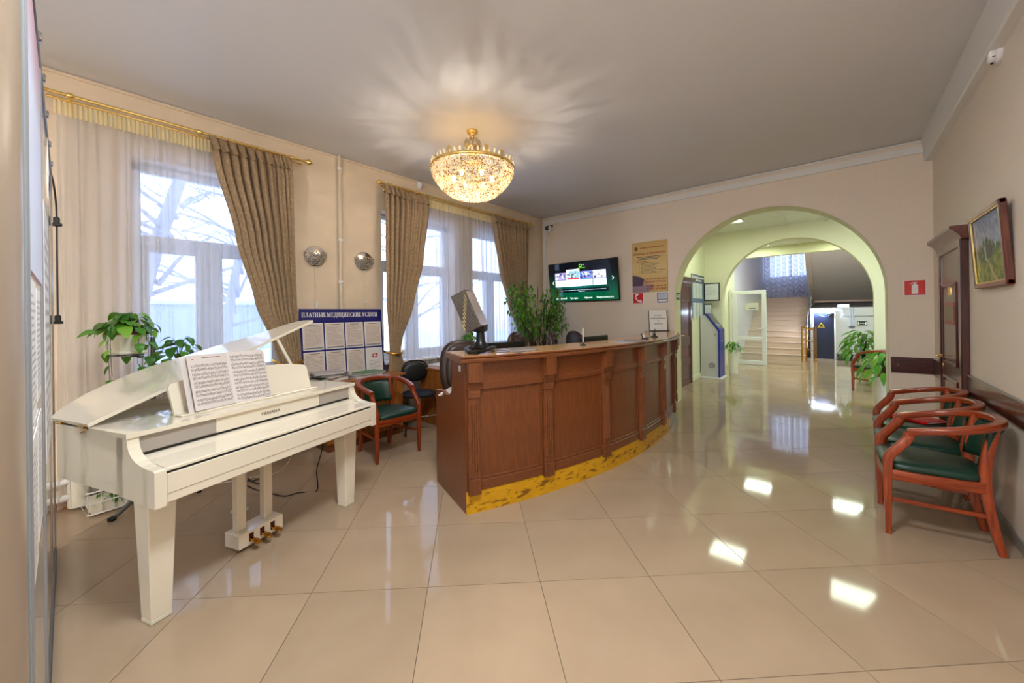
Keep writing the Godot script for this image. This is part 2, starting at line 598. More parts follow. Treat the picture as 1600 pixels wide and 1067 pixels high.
func build_walls():
	# wall with the three windows
	var s := begin()
	var t := 0.35
	box(s, Vector3(XL - t / 2, 0.41, -1.6), Vector3(t, 0.82, 10.02))
	box(s, Vector3(XL - t / 2, 3.21, -1.6), Vector3(t, 0.78, 10.02))
	var zs := [3.41, 2.40, 1.10, -0.40, -1.60, -2.72, -3.97, -4.36, -5.60, -6.61]
	for i in range(0, 10, 2):
		box(s, Vector3(XL - t / 2, 1.82, (zs[i] + zs[i + 1]) / 2), Vector3(t, 2.0, zs[i] - zs[i + 1]))
	var w := struct("wall_left", "beige window wall behind the piano and curtains", "wall")
	put("plaster", s, M.wall_window, w)
	# wall with the arch
	s = begin()
	prism(s, arch_poly(-4.89, 1.0, 3.6, -0.772, 1.662, 1.21), -6.6, ZB)
	w = struct("wall_back", "pinkish beige end wall with a wide round arch", "wall")
	put("plaster", s, M.wall, w)
	var rv := begin()   # pale paint on the arch's inner face, a hand thick
	rv.set_smooth_group(0)
	var pr := [Vector2(0.438, 0.0)]
	for k in 41:
		pr.append(Vector2(-0.772 + 1.2075 * cos(PI * k / 40.0), 1.662 + 1.2075 * sin(PI * k / 40.0)))
	pr[0] = Vector2(-0.772 + 1.2075, 0.0)
	pr.append(Vector2(-0.772 - 1.2075, 0.0))
	for k in pr.size() - 1:
		var a: Vector2 = pr[k]
		var b: Vector2 = pr[k + 1]
		quad(rv, Vector3(a.x, a.y, ZB + 0.002), Vector3(a.x, a.y, -6.602), Vector3(b.x, b.y, -6.602), Vector3(b.x, b.y, ZB + 0.002))
	put("arch_reveal", rv, M.wall_hall, w)
	# right wall
	w = struct("wall_right", "plain beige wall behind the row of green chairs", "wall")
	put("plaster", boxm(Vector3(XR + 0.095, 1.8, -1.6), Vector3(0.19, 3.6, 10.0)), M.wall, w)
	# round column at the left of the camera
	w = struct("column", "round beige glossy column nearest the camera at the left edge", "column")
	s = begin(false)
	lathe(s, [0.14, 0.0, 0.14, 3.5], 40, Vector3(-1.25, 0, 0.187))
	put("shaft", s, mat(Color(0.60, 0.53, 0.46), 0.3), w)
	# behind the camera
	w = struct("wall_rear", "beige wall behind the camera", "wall")
	put("plaster", boxm(Vector3(-1.9, 1.8, 3.35), Vector3(5.9, 3.6, 0.2)), M.wall, w)
	var c := struct("ceiling", "smooth satin stretch ceiling with a soft sheen", "ceiling")
	put("stretch_film", boxm(Vector3(-1.95, CEIL + 0.1, -1.6), Vector3(5.9, 0.2, 10.0)), M.ceiling, c)
	# trims
	s = begin()
	box(s, Vector3(-1.87, 3.245, ZB + 0.012), Vector3(5.26, 0.09, 0.024), 0.004)
	box(s, Vector3(-4.475, 2.2, ZB + 0.012), Vector3(0.075, 2.0, 0.024), 0.004)
	box(s, Vector3(-1.87, 3.338, ZB + 0.008), Vector3(5.26, 0.02, 0.016), 0.003)
	var tr := put(numbered("trim_1"), s, M.white, self)
	tr.set_meta("kind", "structure"); tr.set_meta("label", "white cable trunking along the top of the arch wall"); tr.set_meta("category", "trim")
	s = begin()
	box(s, Vector3(XL + 0.008, 3.335, -3.1), Vector3(0.016, 0.022, 6.4), 0.003)
	tr = put(numbered("trim_2"), s, M.wall_window, self)
	tr.set_meta("kind", "structure"); tr.set_meta("label", "thin beige ceiling bead above the windows"); tr.set_meta("category", "trim")
	s = begin()
	prism(s, pv([XR, 3.095, XR - 0.055, 3.10, XR - 0.065, 3.115, XR - 0.078, 3.27, XR - 0.085, CEIL, XR, CEIL]), ZB, 3.2)
	tr = put(numbered("trim_3"), s, M.white, self)
	tr.set_meta("kind", "structure"); tr.set_meta("label", "white boxed duct along the top of the right wall"); tr.set_meta("category", "trim")
	s = begin()
	box(s, Vector3(XR - 0.006, 0.04, -1.55), Vector3(0.012, 0.08, 9.4), 0.003)
	tr = put(numbered("baseboard_right"), s, mat(Color(0.62, 0.60, 0.57), 0.35, 0.3), self)
	tr.set_meta("kind", "structure"); tr.set_meta("label", "grey baseboard along the right wall"); tr.set_meta("category", "baseboard")
	s = begin()
	box(s, Vector3(XL + 0.008, 0.045, -3.0), Vector3(0.016, 0.09, 6.4), 0.003)
	tr = put(numbered("baseboard_left"), s, M.deskwood_z, self)
	tr.set_meta("kind", "structure"); tr.set_meta("label", "wooden baseboard below the windows"); tr.set_meta("category", "baseboard")
	# dark protective boards at chair height
	s = begin()
	box(s, Vector3(0.634, 0.80, ZB + 0.01), Vector3(0.352, 0.18, 0.02), 0.003)
	var bd := single("chair_rail_board", s, M.rail_x, "short dark red wood guard board on the wall right of the arch", "wall board")
	for x in [0.52, 0.72]:
		var q := begin(false)
		lathe(q, [0.006, 0, 0.006, 0.003, 0, 0.004], 8, Vector3(x, 0.8, ZB + 0.02), Basis(Vector3.RIGHT, PI / 2))
		put("screw", q, M.chrome, bd)
	s = begin()
	box(s, Vector3(XR - 0.01, 0.80, -6.03), Vector3(0.02, 0.18, 0.52), 0.003)
	single("chair_rail_board", s, M.rail_z, "dark red wood guard board between the corner and the panelled door", "wall board")
	s = begin()
	box(s, Vector3(XR - 0.01, 0.825, -2.3), Vector3(0.02, 0.155, 4.98), 0.004)
	single("chair_rail_board", s, M.rail_z, "long dark red guard board on the wall behind the three green chairs", "wall board")

func build_windows():
	for k in 4:
		var z0: float = WIN[k][0]
		var z1: float = WIN[k][1]
		var zc := (z0 + z1) / 2
		var wd := z0 - z1
		var o := struct("window_%d" % (k + 1), ["tall white window behind the piano", "tall white window left of the pier", "tall white window right of the pier", "added unseen white window behind the camera"][k], "window")
		var x := XL - 0.20
		var s := begin()
		for q in [z0 - 0.035, z1 + 0.035]:
			box(s, Vector3(x, 1.83, q), Vector3(0.07, 1.98, 0.07), 0.006)
		box(s, Vector3(x, 2.785, zc), Vector3(0.07, 0.07, wd), 0.006)
		box(s, Vector3(x, 0.875, zc), Vector3(0.07, 0.07, wd), 0.006)
		put("window_frame", s, M.plastic_white, o)
		put("transom", boxm(Vector3(x, 2.14, zc), Vector3(0.075, 0.10, wd - 0.14), 0.006), M.plastic_white, o)
		put("mullion", boxm(Vector3(x, 1.50, zc + 0.05), Vector3(0.075, 1.18, 0.11), 0.006), M.plastic_white, o)
		put("pane", boxm(Vector3(x, 2.47, zc), Vector3(0.006, 0.56, wd - 0.14)), M.glass, o)
		for q in [[z0 - 0.07, zc + 0.105], [zc - 0.005, z1 + 0.07]]:
			s = begin()
			for zz in [q[0] - 0.025, q[1] + 0.025]:
				box(s, Vector3(x + 0.015, 1.50, zz), Vector3(0.06, 1.18, 0.05), 0.005)
			for yy in [0.935, 2.065]:
				box(s, Vector3(x + 0.015, yy, (q[0] + q[1]) / 2), Vector3(0.06, 0.05, q[0] - q[1] - 0.1), 0.005)
			put("sash", s, M.plastic_white, o)
			put("pane", boxm(Vector3(x, 1.50, (q[0] + q[1]) / 2), Vector3(0.006, 1.08, q[0] - q[1] - 0.1)), M.glass, o)
		put("window_sill", boxm(Vector3(XL - 0.05, 0.83, zc), Vector3(0.34, 0.035, wd + 0.06), 0.008), M.plastic_white, o)

func ceil_tiles(o: Node3D, x0: float, x1: float, z0: float, z1: float, lamps: Array):
	var s := begin()
	s.set_smooth_group(-1)
	box(s, Vector3((x0 + x1) / 2, 3.30, (z0 + z1) / 2), Vector3(x1 - x0, 0.2, z0 - z1))
	put("ceiling_deck", s, M.ceil_tile, o)
	var tl := boxm(Vector3.ZERO, Vector3(0.582, 0.024, 0.582), 0.004)
	tl.generate_normals()
	var me := tl.commit()
	var gx := -1.96
	while gx - 0.6 > x0 - 0.4:
		gx -= 0.6
	var x := gx
	var bars := begin()
	while x < x1:
		box(bars, Vector3(x - 0.003, 3.172, (z0 + z1) / 2), Vector3(0.018, 0.012, z0 - z1))
		var z := -8.53
		while z > z1:
			z -= 0.6
		while z < z0:
			var c := Vector3(x + 0.297, 3.186, z + 0.297)
			if c.x > x0 + 0.28 and c.x < x1 - 0.2 and c.z > z1 + 0.2 and c.z < z0 - 0.2:
				var lamp := false
				for l in lamps:
					if absf(l.x - c.x) < 0.2 and absf(l.y - c.z) < 0.2:
						lamp = true
				if not lamp:
					put("ceiling_tile", me, M.ceil_tile, o, c)
			z += 0.6
		x += 0.6
	put("ceiling_grid", bars, M.white, o)

func ceiling_panel(x: float, z: float, label: String, e: float, y := 3.17, col := Color(0.93, 1.0, 0.90)):
	var o := thing("ceiling_light", label, "ceiling light", Vector3(x, y, z), 0.0)
	var s := begin()
	for q in [[-0.29, 0, 0.015, 0.595], [0.29, 0, 0.015, 0.595], [0, -0.29, 0.565, 0.015], [0, 0.29, 0.565, 0.015]]:
		box(s, Vector3(q[0], -0.002, q[1]), Vector3(q[2], 0.02, q[3]), 0.003)
	put("frame", s, M.white, o)
	put("diffuser", boxm(Vector3(0, 0.0, 0), Vector3(0.565, 0.008, 0.565)), glow(Color(0.95, 1.0, 0.90), 0.9), o)
	var l := AreaLight3D.new()
	l.name = "panel_glow"
	l.area_size = Vector2(0.55, 0.55)
	l.light_color = col
	l.light_energy = e
	l.light_size = 0.3
	l.omni_range_set(12.0) if l.has_method("omni_range_set") else null
	l.shadow_enabled = true
	l.rotation.x = -PI / 2
	l.position.y = -0.02
	o.add_child(l)

func build_hall():
	var w := struct("wall_hall", "pale yellow hall walls beyond the arch", "wall")
	var s := begin()
	box(s, Vector3(-2.42, 2.6, -12.8), Vector3(0.16, 5.2, 12.4))
	box(s, Vector3(2.7, 2.6, -12.8), Vector3(0.2, 5.2, 12.4))
	put("plaster", s, M.wall_hall, w)
	s = begin()
	prism(s, arch_poly(-2.34, 2.6, 3.4, -0.75, 1.68, 1.24), -9.85, -9.6)
	w = struct("wall_hall_back", "pale yellow hall wall with the second, smaller looking arch", "wall")
	put("plaster", s, M.wall_hall, w)
	s = begin()
	box(s, Vector3(0.13, 3.17, -12.6), Vector3(4.94, 0.46, 0.2))
	w = struct("trim_4", "yellow lintel beam in front of the stairwell", "trim")
	put("plaster", s, M.wall_hall, w)
	var lam := [Vector2(-1.663, -8.233), Vector2(0.137, -8.233), Vector2(-1.663, -11.833), Vector2(0.137, -11.833), Vector2(1.937, -8.233), Vector2(1.937, -11.833)]
	var c := struct("ceiling", "suspended ceiling of square tiles in the hall between the arches", "ceiling")
	ceil_tiles(c, -2.34, 2.6, -6.6, -9.6, lam)
	c = struct("ceiling", "suspended ceiling of square tiles in front of the stairs", "ceiling")
	ceil_tiles(c, -2.34, 2.6, -9.85, -12.5, lam)
	ceiling_panel(-1.663, -8.233, "square ceiling light panel seen at the left inside the first arch", 0.78)
	ceiling_panel(0.137, -8.233, "square ceiling light panel at the right of the hall between the arches", 0.78)
	ceiling_panel(1.937, -8.233, "added square fill light panel by the hall's right wall, hidden behind the arch", 1.3)  # extra hidden panel, so the visible hall panels stay dimmer
	ceiling_panel(1.937, -11.833, "added square fill light panel hidden right of the second arch", 1.5)  # extra hidden panel, shares the light of the stair hall
	ceiling_panel(-1.663, -11.833, "square ceiling light panel at the left in front of the stairs", 1.25)
	ceiling_panel(0.137, -11.833, "square ceiling light panel at the right in front of the stairs", 1.25)
	ceiling_panel(-0.75, -0.75, "added unseen fill light panel above the camera", 4.6, CEIL - 0.005, Color(0.95, 0.98, 1.0))  # put in above the view to brighten walls and counter
	ceiling_panel(-2.9, 1.9, "added unseen fill light panel behind the camera, nearer the windows", 0.8, CEIL - 0.005, Color(0.95, 0.98, 1.0))  # put in out of view to light the near part of the room
	for q in [[-2.335, -8.4, -9.6]]:
		var tr := put(numbered("baseboard_hall"), boxm(Vector3(-2.334, 0.05, (q[1] + q[2]) / 2), Vector3(0.014, 0.10, q[1] - q[2]), 0.003), M.wall_hall, self)
		tr.set_meta("kind", "structure"); tr.set_meta("label", "pale baseboard on the hall's left wall"); tr.set_meta("category", "baseboard")
	s = begin()
	box(s, Vector3(-2.16, 0.05, ZB - 0.14), Vector3(0.36, 0.10, 0.31), 0.003)
	# unseen globe added behind the camera to brighten the far walls
	var gl := thing("added_globe_lamp", "added unseen white globe fill lamp hanging behind the camera", "lamp", Vector3(-0.4, 2.2, 2.9))
	s = begin(false)
	lathe(s, [0.0, -0.16, 0.06, -0.148, 0.113, -0.113, 0.148, -0.06, 0.16, 0.0, 0.148, 0.06, 0.113, 0.113, 0.06, 0.148, 0.0, 0.16], 24)
	put("glass_globe", s, glow(Color(1.0, 0.98, 0.94), 2.0), gl)
	s = begin(false)
	tube(s, [Vector3(0, 0.16, 0), Vector3(0, CEIL - 2.2, 0)], 0.008, 8)
	put("hanging_rod", s, M.gold, gl)
	var go := OmniLight3D.new()
	go.name = "globe_glow"
	go.light_color = Color(0.98, 0.985, 1.0)
	go.light_energy = 2.6
	go.light_size = 0.14
	go.omni_range = 20.0
	go.omni_attenuation = 2.0
	go.shadow_enabled = true
	gl.add_child(go)
	# stairwell
	w = struct("wall_stairwell", "grey lilac stairwell walls around the landing window", "wall")
	s = begin()
	box(s, Vector3(-2.33, 2.6, -15.85), Vector3(0.03, 5.2, 6.3))
	box(s, Vector3(2.59, 2.6, -15.85), Vector3(0.03, 5.2, 6.3))
	box(s, Vector3(0.13, 1.38, -18.9), Vector3(5.2, 2.77, 0.2))
	box(s, Vector3(0.13, 4.7, -18.9), Vector3(5.2, 1.0, 0.2))
	box(s, Vector3(-2.33, 3.5, -18.9), Vector3(0.3, 1.5, 0.2))
	box(s, Vector3(1.0, 3.5, -18.9), Vector3(3.4, 1.5, 0.2))
	box(s, Vector3(0.13, 5.2, -15.8), Vector3(5.2, 0.2, 6.6))
	box(s, Vector3(0.13, 4.35, -12.75), Vector3(5.2, 1.9, 0.1))
	put("plaster", s, M.wall_stair, w)
	w = struct("window_5", "bright landing window behind ruffled curtains", "window")
	s = begin()
	for q in [[-2.15, 0.06], [-1.44, 0.07], [-0.73, 0.06]]:
		box(s, Vector3(q[0], 3.5, -18.86), Vector3(q[1], 1.46, 0.06), 0.005)
	for y in [2.80, 4.18]:
		box(s, Vector3(-1.44, y, -18.86), Vector3(1.4, 0.06, 0.06), 0.005)
	put("window_frame", s, M.plastic_white, w)
	put("pane", boxm(Vector3(-1.44, 3.5, -18.87), Vector3(1.4, 1.4, 0.006)), M.glass, w)
	var sl := thing("added_stairwell_lamp", "added unseen fill lamp on the stairwell side of the lintel beam", "lamp", Vector3(0.0, 3.16, -12.80))  # extra lamp hidden by the beam, brightens soffit and stairs
	s = begin(false)
	lathe(s, [0.0, -0.13, 0.08, -0.12, 0.14, -0.08, 0.16, -0.03, 0.15, 0.0, 0.0, 0.0], 20)
	put("glass_shade", s, glow(Color(0.95, 0.95, 1.0), 2.0), sl)
	var om := OmniLight3D.new()
	om.name = "shade_glow"
	om.light_color = Color(0.92, 0.94, 1.0)
	om.light_energy = 1.2
	om.light_size = 0.1
	om.omni_range = 12.0
	om.omni_attenuation = 2.0
	om.shadow_enabled = true
	om.position = Vector3(0, -0.06, 0)
	sl.add_child(om)
	# wall with the blue door below the upper flight
	w = struct("wall_under_stairs", "white low wall below the upper stair flight", "wall")
	s = begin()
	box(s, Vector3(0.97, 0.76, -14.85), Vector3(3.26, 1.52, 0.2))
	put("plaster", s, mat(Color(0.80, 0.81, 0.82), 0.6), w)
	var st := thing("staircase", "beige stone staircase rising to a window landing", "staircase", Vector3(-1.54, 0, -13.7))
	for i in 12:
		s = begin()
		box(s, Vector3(0, 0.08 + 0.16 * i, -0.15 - 0.3 * i), Vector3(1.6, 0.16, 0.3))
		box(s, Vector3(0, 0.152 + 0.16 * i, -0.143 - 0.3 * i), Vector3(1.62, 0.022, 0.33), 0.008)
		put("step", s, M.step, st)
		if i > 0:
			put("riser_core", boxm(Vector3(0, 0.08 * i - 0.002, -0.17 - 0.3 * i), Vector3(1.56, 0.16 * i - 0.01, 0.26)), M.step, st)
	put("landing", boxm(Vector3(1.2, 1.82, -4.35), Vector3(4.0, 0.2, 1.5)), M.step, st)
	s = begin()
	prism(s, pv([-17.4, 1.72, -13.6, 4.05, -13.6, 4.30, -17.4, 1.95]), -1.04, 0.78, Transform3D(Basis(Vector3(0, 0, 1), Vector3(0, 1, 0), Vector3(-1, 0, 0)), Vector3(1.54 + 0.0, 0, 13.7)))
	put("upper_flight", s, mat(Color(0.80, 0.76, 0.72), 0.7), st)
	for sx in [-0.72, 0.97]:
		s = begin()
		prism(s, pv([-17.4, 1.64, -13.6, 3.97, -13.6, 4.32, -17.4, 1.97]), -sx - 0.07, -sx + 0.07, Transform3D(Basis(Vector3(0, 0, 1), Vector3(0, 1, 0), Vector3(-1, 0, 0)), Vector3(1.54, 0, 13.7)))
		put("stringer", s, mat(Color(0.80, 0.74, 0.66), 0.6), st)

func build_outside():
	var sn := put(numbered("snowy_ground"), boxm(Vector3(-25, -0.9, -3), Vector3(40, 0.2, 80)), M.snow, self)
	sn.set_meta("kind", "structure"); sn.set_meta("label", "snow covered ground outside the windows"); sn.set_meta("category", "ground")
	var spots := [[-10.5, -0.6, 0.22, 0.15, "bare winter tree leaning outside the window behind the piano"], [-12.0, 0.9, 0.16, -0.05, "slim bare tree at the left edge of the window behind the piano"], [-14.5, -3.2, 0.2, 0.1, "bare tree outside near the wall pier, seen through the sheer curtain"], [-13.0, -9.5, 0.2, -0.1, "bare tree outside the second and third windows"]]
	var r := RandomNumberGenerator.new()
	r.seed = 5
	for q in spots:
		var o := thing("bare_tree", q[4], "tree", Vector3(q[0], -0.8, q[1]))
		var s := begin(false)
		var top := Vector3(q[3] * 4.0, 8.0, -q[3] * 12.0)
		tube(s, curve([Vector3.ZERO, top * 0.4 + Vector3(0, 0, 0.2), top]), q[2], 8, 0.05)
		put("trunk", s, mat(Color(0.70, 0.69, 0.72), 0.9), o)
		s = begin(false)
		for k in 22:
			var f := r.randf_range(0.25, 0.95)
			var b := top * f
			var d := Vector3(r.randf_range(-1, 1), r.randf_range(0.1, 0.9), r.randf_range(-1.6, 1.6)) * (2.4 * (1.1 - f) + 0.5)
			tube(s, curve([b, b + d * 0.5 + Vector3(0, 0.15, 0), b + d], 4), 0.05, 5, 0.008)
			for m in 3:
				var b2 := b + d * r.randf_range(0.4, 0.9)
				tube(s, [b2, b2 + Vector3(r.randf_range(-1, 1), r.randf_range(-0.1, 0.8), r.randf_range(-1, 1)) * 0.9], 0.018, 4, 0.004)
		put("branches", s, mat(Color(0.72, 0.71, 0.74), 0.9), o)
	var bl := thing("far_building", "pale low building across the snowy yard", "building", Vector3(-34, -0.8, -6))
	put("wall", boxm(Vector3(0, 1.6, 0), Vector3(4, 3.2, 26)), mat(Color(0.72, 0.75, 0.82), 0.8), bl)
	put("roof", boxm(Vector3(0, 3.3, 0), Vector3(4.6, 0.3, 26.6), 0.05), M.snow, bl)

# ---------------------------------------------------------------- curtains
func lerp_rows(rows: Array, y: float) -> Array:
	for i in rows.size() - 1:
		if y <= rows[i][0] and y >= rows[i + 1][0]:
			var t: float = (rows[i][0] - y) / (rows[i][0] - rows[i + 1][0])
			t = t * t * (3 - 2 * t) * 0.5 + t * 0.5
			return [lerpf(rows[i][1], rows[i + 1][1], t), lerpf(rows[i][2], rows[i + 1][2], t)]
	return [rows[-1][1], rows[-1][2]]

func drape(label: String, rows: Array, n: int, ph: float):
	var o := thing("drape", label, "curtain", Vector3.ZERO, 0.0, "")
	var y1: float = rows[0][0]
	var y0: float = rows[-1][0]
	var w0: float = rows[0][1] - rows[0][2]
	var f := func(u: float, v: float) -> Vector3:
		var y := lerpf(y1, y0, v)
		var q := lerp_rows(rows, y)
		var wd: float = q[0] - q[1]
		var warp := u + 0.012 * sin(u * 23.0 + ph) + 0.008 * sin(u * 41.0)
		var ten := clampf((y1 - y) / 0.16, 0.0, 1.0)
		var amp := lerpf(0.02, 0.068, ten) * clampf(wd / w0, 0.45, 1.1)
		var a := TAU * n * warp
		var fold := sin(a + 0.8 * sin(a + 0.5 * y)) + 0.25 * sin(2.1 * a + ph + 0.7 * y)
		return Vector3(XL + 0.155 + amp * fold + 0.03 * sin(3.0 * u + y), y, lerpf(q[0], q[1], warp) + 0.012 * cos(a))
	var s := begin(false)
	sheet(s, n * 12, 46, f)
	put("cloth", s, M.jacquard, o)
	var f2 := func(u: float, v: float) -> Vector3:
		var p: Vector3 = f.call(u, v * 0.045)
		return Vector3(XL + 0.158 + (p.x - XL - 0.155) * 1.5, p.y + 0.01, p.z)
	s = begin(false)
	sheet(s, n * 12, 3, f2)
	put("gathered_heading", s, M.jacquard, o)
	# tie back
	return o

func tieback(o: Node3D, y: float, z0: float, z1: float):
	var s := begin(false)
	var pts := []
	for k in 17:
		var a := PI * (k / 16.0)
		pts.append(Vector3(XL + 0.08 + 0.15 * sin(a), y - 0.05 * sin(a), lerpf(z0, z1, 0.5 - 0.5 * cos(a))))
	tube(s, pts, 0.014, 8)
	put("tieback_cord", s, M.brass, o)

func sheer(label: String, z0: float, z1: float, n: int):
	var o := thing("sheer_curtain", label, "curtain")
	var xs := XL + 0.10
	var f := func(u: float, v: float) -> Vector3:
		var y := lerpf(3.07, 0.03, v)
		var a := TAU * n * (u + 0.02 * sin(u * 17.0) + 0.008 * sin(u * 37.0 + 2.0))
		var k := 0.55 + 0.45 * sin(u * 29.0 + 1.0)
		return Vector3(xs + (0.010 + 0.018 * k * minf(1.0, v * 4.0)) * sin(a + 0.5 * sin(y * 1.3)), y, lerpf(z0, z1, u) + 0.012 * cos(a * 0.5 + y))
	var s := begin(false)
	sheet(s, n * 8, 16, f)
	put("net", s, M.sheer, o)
	var f2 := func(u: float, v: float) -> Vector3:
		var a := TAU * n * 2.0 * u
		return Vector3(xs + 0.012 + 0.008 * sin(a), lerpf(3.09, 2.98, v), lerpf(z0, z1, u))
	s = begin(false)
	sheet(s, n * 14, 2, f2)
	put("heading_tape", s, M.header, o)

func rod(label: String, z0: float, z1: float, rings: Array):
	var o := thing("curtain_rod", label, "curtain rod")
	var y := 3.125
	for q in [[0.155, 0.013], [0.10, 0.009]]:
		var s := begin(false)
		tube(s, [Vector3(XL + q[0], y - (0.0 if q[0] > 0.12 else 0.02), z0), Vector3(XL + q[0], y - (0.0 if q[0] > 0.12 else 0.02), z1)], q[1], 12)
		put("pole", s, M.gold, o)
	for z in [z0 - 0.12, (z0 + z1) / 2, z1 + 0.12]:
		var s := begin(false)
		tube(s, [Vector3(XL, y - 0.03, z), Vector3(XL + 0.09, y - 0.03, z), Vector3(XL + 0.155, y - 0.012, z)], 0.009, 8)
		lathe(s, [0, 0, 0.03, 0.001, 0.03, 0.008, 0.012, 0.014, 0, 0.014], 16, Vector3(XL, y - 0.03, z), Basis(Vector3.BACK, -PI / 2))
		lathe(s, [0.014, -0.02, 0.022, -0.012, 0.022, 0.012, 0.014, 0.02], 14, Vector3(XL + 0.155, y, z), Basis(Vector3.RIGHT, PI / 2))
		put("bracket", s, M.gold, o)
	for q in [[z0, 1.0], [z1, -1.0]]:
		var s := begin(false)
		lathe(s, [0.013, 0, 0.024, 0.006, 0.016, 0.014, 0.014, 0.022, 0.03, 0.035, 0.034, 0.05, 0.026, 0.068, 0.01, 0.08, 0.012, 0.088, 0, 0.095], 16, Vector3(XL + 0.155, y, q[0]), Basis(Vector3.RIGHT, PI / 2 * q[1]))
		put("finial", s, M.gold, o)
	for q in rings:
		for k in q[2]:
			var z := lerpf(q[0], q[1], (k + 0.5) / q[2])
			var s := begin(false)
			var pts := []
			for m in 13:
				var a := TAU * m / 12.0
				pts.append(Vector3(XL + 0.155 + 0.02 * cos(a), y - 0.006 + 0.022 * sin(a), z))
			tube(s, pts, 0.0035, 6)
			put("curtain_ring", s, M.gold, o)

func build_curtains():
	sheer("wide white sheer curtain hanging in front of the window behind the piano", 0.02, -1.35, 26)
	sheer("white sheer curtain spanning the two windows beside the reception counter", -2.98, -5.35, 40)
	var d: Node3D = drape("brown patterned drape pulled aside at the right of the window behind the piano", [[3.105, -0.90, -1.60], [2.9, -0.92, -1.62], [2.2, -1.08, -1.63], [1.6, -1.23, -1.64], [1.1, -1.41, -1.67], [0.98, -1.45, -1.67], [0.7, -1.36, -1.70], [0.05, -1.27, -1.72]], 9, 0.4)
	tieback(d, 1.0, -1.42, -1.70)
	d = drape("brown patterned drape pulled aside just right of the two crystal wall lamps", [[3.105, -2.68, -3.36], [2.9, -2.66, -3.36], [2.2, -2.65, -3.27], [1.6, -2.66, -3.12], [1.1, -2.70, -2.92], [0.98, -2.71, -2.89], [0.7, -2.68, -2.98], [0.05, -2.64, -3.06]], 8, 2.1)
	tieback(d, 1.0, -2.67, -2.93)
	d = drape("brown patterned drape pulled aside behind the leafy fig tree", [[3.105, -4.68, -5.60], [2.9, -4.70, -5.60], [2.2, -4.84, -5.60], [1.6, -5.05, -5.60], [1.1, -5.32, -5.60], [0.98, -5.38, -5.60], [0.7, -5.30, -5.62], [0.05, -5.2, -5.66]], 9, 4.0)
	tieback(d, 1.0, -5.34, -5.63)
	rod("gold double curtain rod above the window behind the piano", 0.06, -1.72, [[-0.92, -1.6, 14]])
	rod("gold double curtain rod spanning the two windows near the corner", -2.66, -5.68, [[-2.7, -3.36, 12], [-4.7, -5.6, 14]])

# ---------------------------------------------------------------- reception counter
func ap(th: float, r: float, y: float) -> Vector3:
	return Vector3(CC.x + r * cos(deg_to_rad(th)), y, CC.y + r * sin(deg_to_rad(th)))

# solid between two radii, two angles (a0 > a1 in degrees) and two heights
func arcbox(s: SurfaceTool, r0: float, r1: float, a0: float, a1: float, y0: float, y1: float, n := 0, bv := 0.0):
	if n == 0:
		n = maxi(1, int(absf(a0 - a1) / 1.2))
	var sec := [Vector2(r0, y0), Vector2(r0, y1), Vector2(r1 - bv, y1), Vector2(r1, y1 - bv), Vector2(r1, y0 + bv), Vector2(r1 - bv, y0)] if bv > 0.0 else [Vector2(r0, y0), Vector2(r0, y1), Vector2(r1, y1), Vector2(r1, y0)]
	var m := sec.size()
	s.set_smooth_group(-1)
	for i in n:
		var b0 := lerpf(a0, a1, float(i) / n)
		var b1 := lerpf(a0, a1, float(i + 1) / n)
		for k in m:
			var p: Vector2 = sec[k]
			var q: Vector2 = sec[(k + 1) % m]
			var u0 := deg_to_rad(25.5 - b0) * CR
			var u1 := deg_to_rad(25.5 - b1) * CR
			quv(s, [ap(b0, q.x, q.y), ap(b1, q.x, q.y), ap(b1, p.x, p.y), ap(b0, p.x, p.y)], [Vector2(u0, 1 - q.y), Vector2(u1, 1 - q.y), Vector2(u1, 1 - p.y), Vector2(u0, 1 - p.y)])
	for e in [a0, a1]:
		for k in range(1, m - 1):
			var tr := [ap(e, sec[0].x, sec[0].y), ap(e, sec[k].x, sec[k].y), ap(e, sec[k + 1].x, sec[k + 1].y)]
			s.set_uv(Vector2(0.5, 0.5))
			if e == a0:
				tri(s, tr[0], tr[2], tr[1])
			else:
				tri(s, tr[0], tr[1], tr[2])

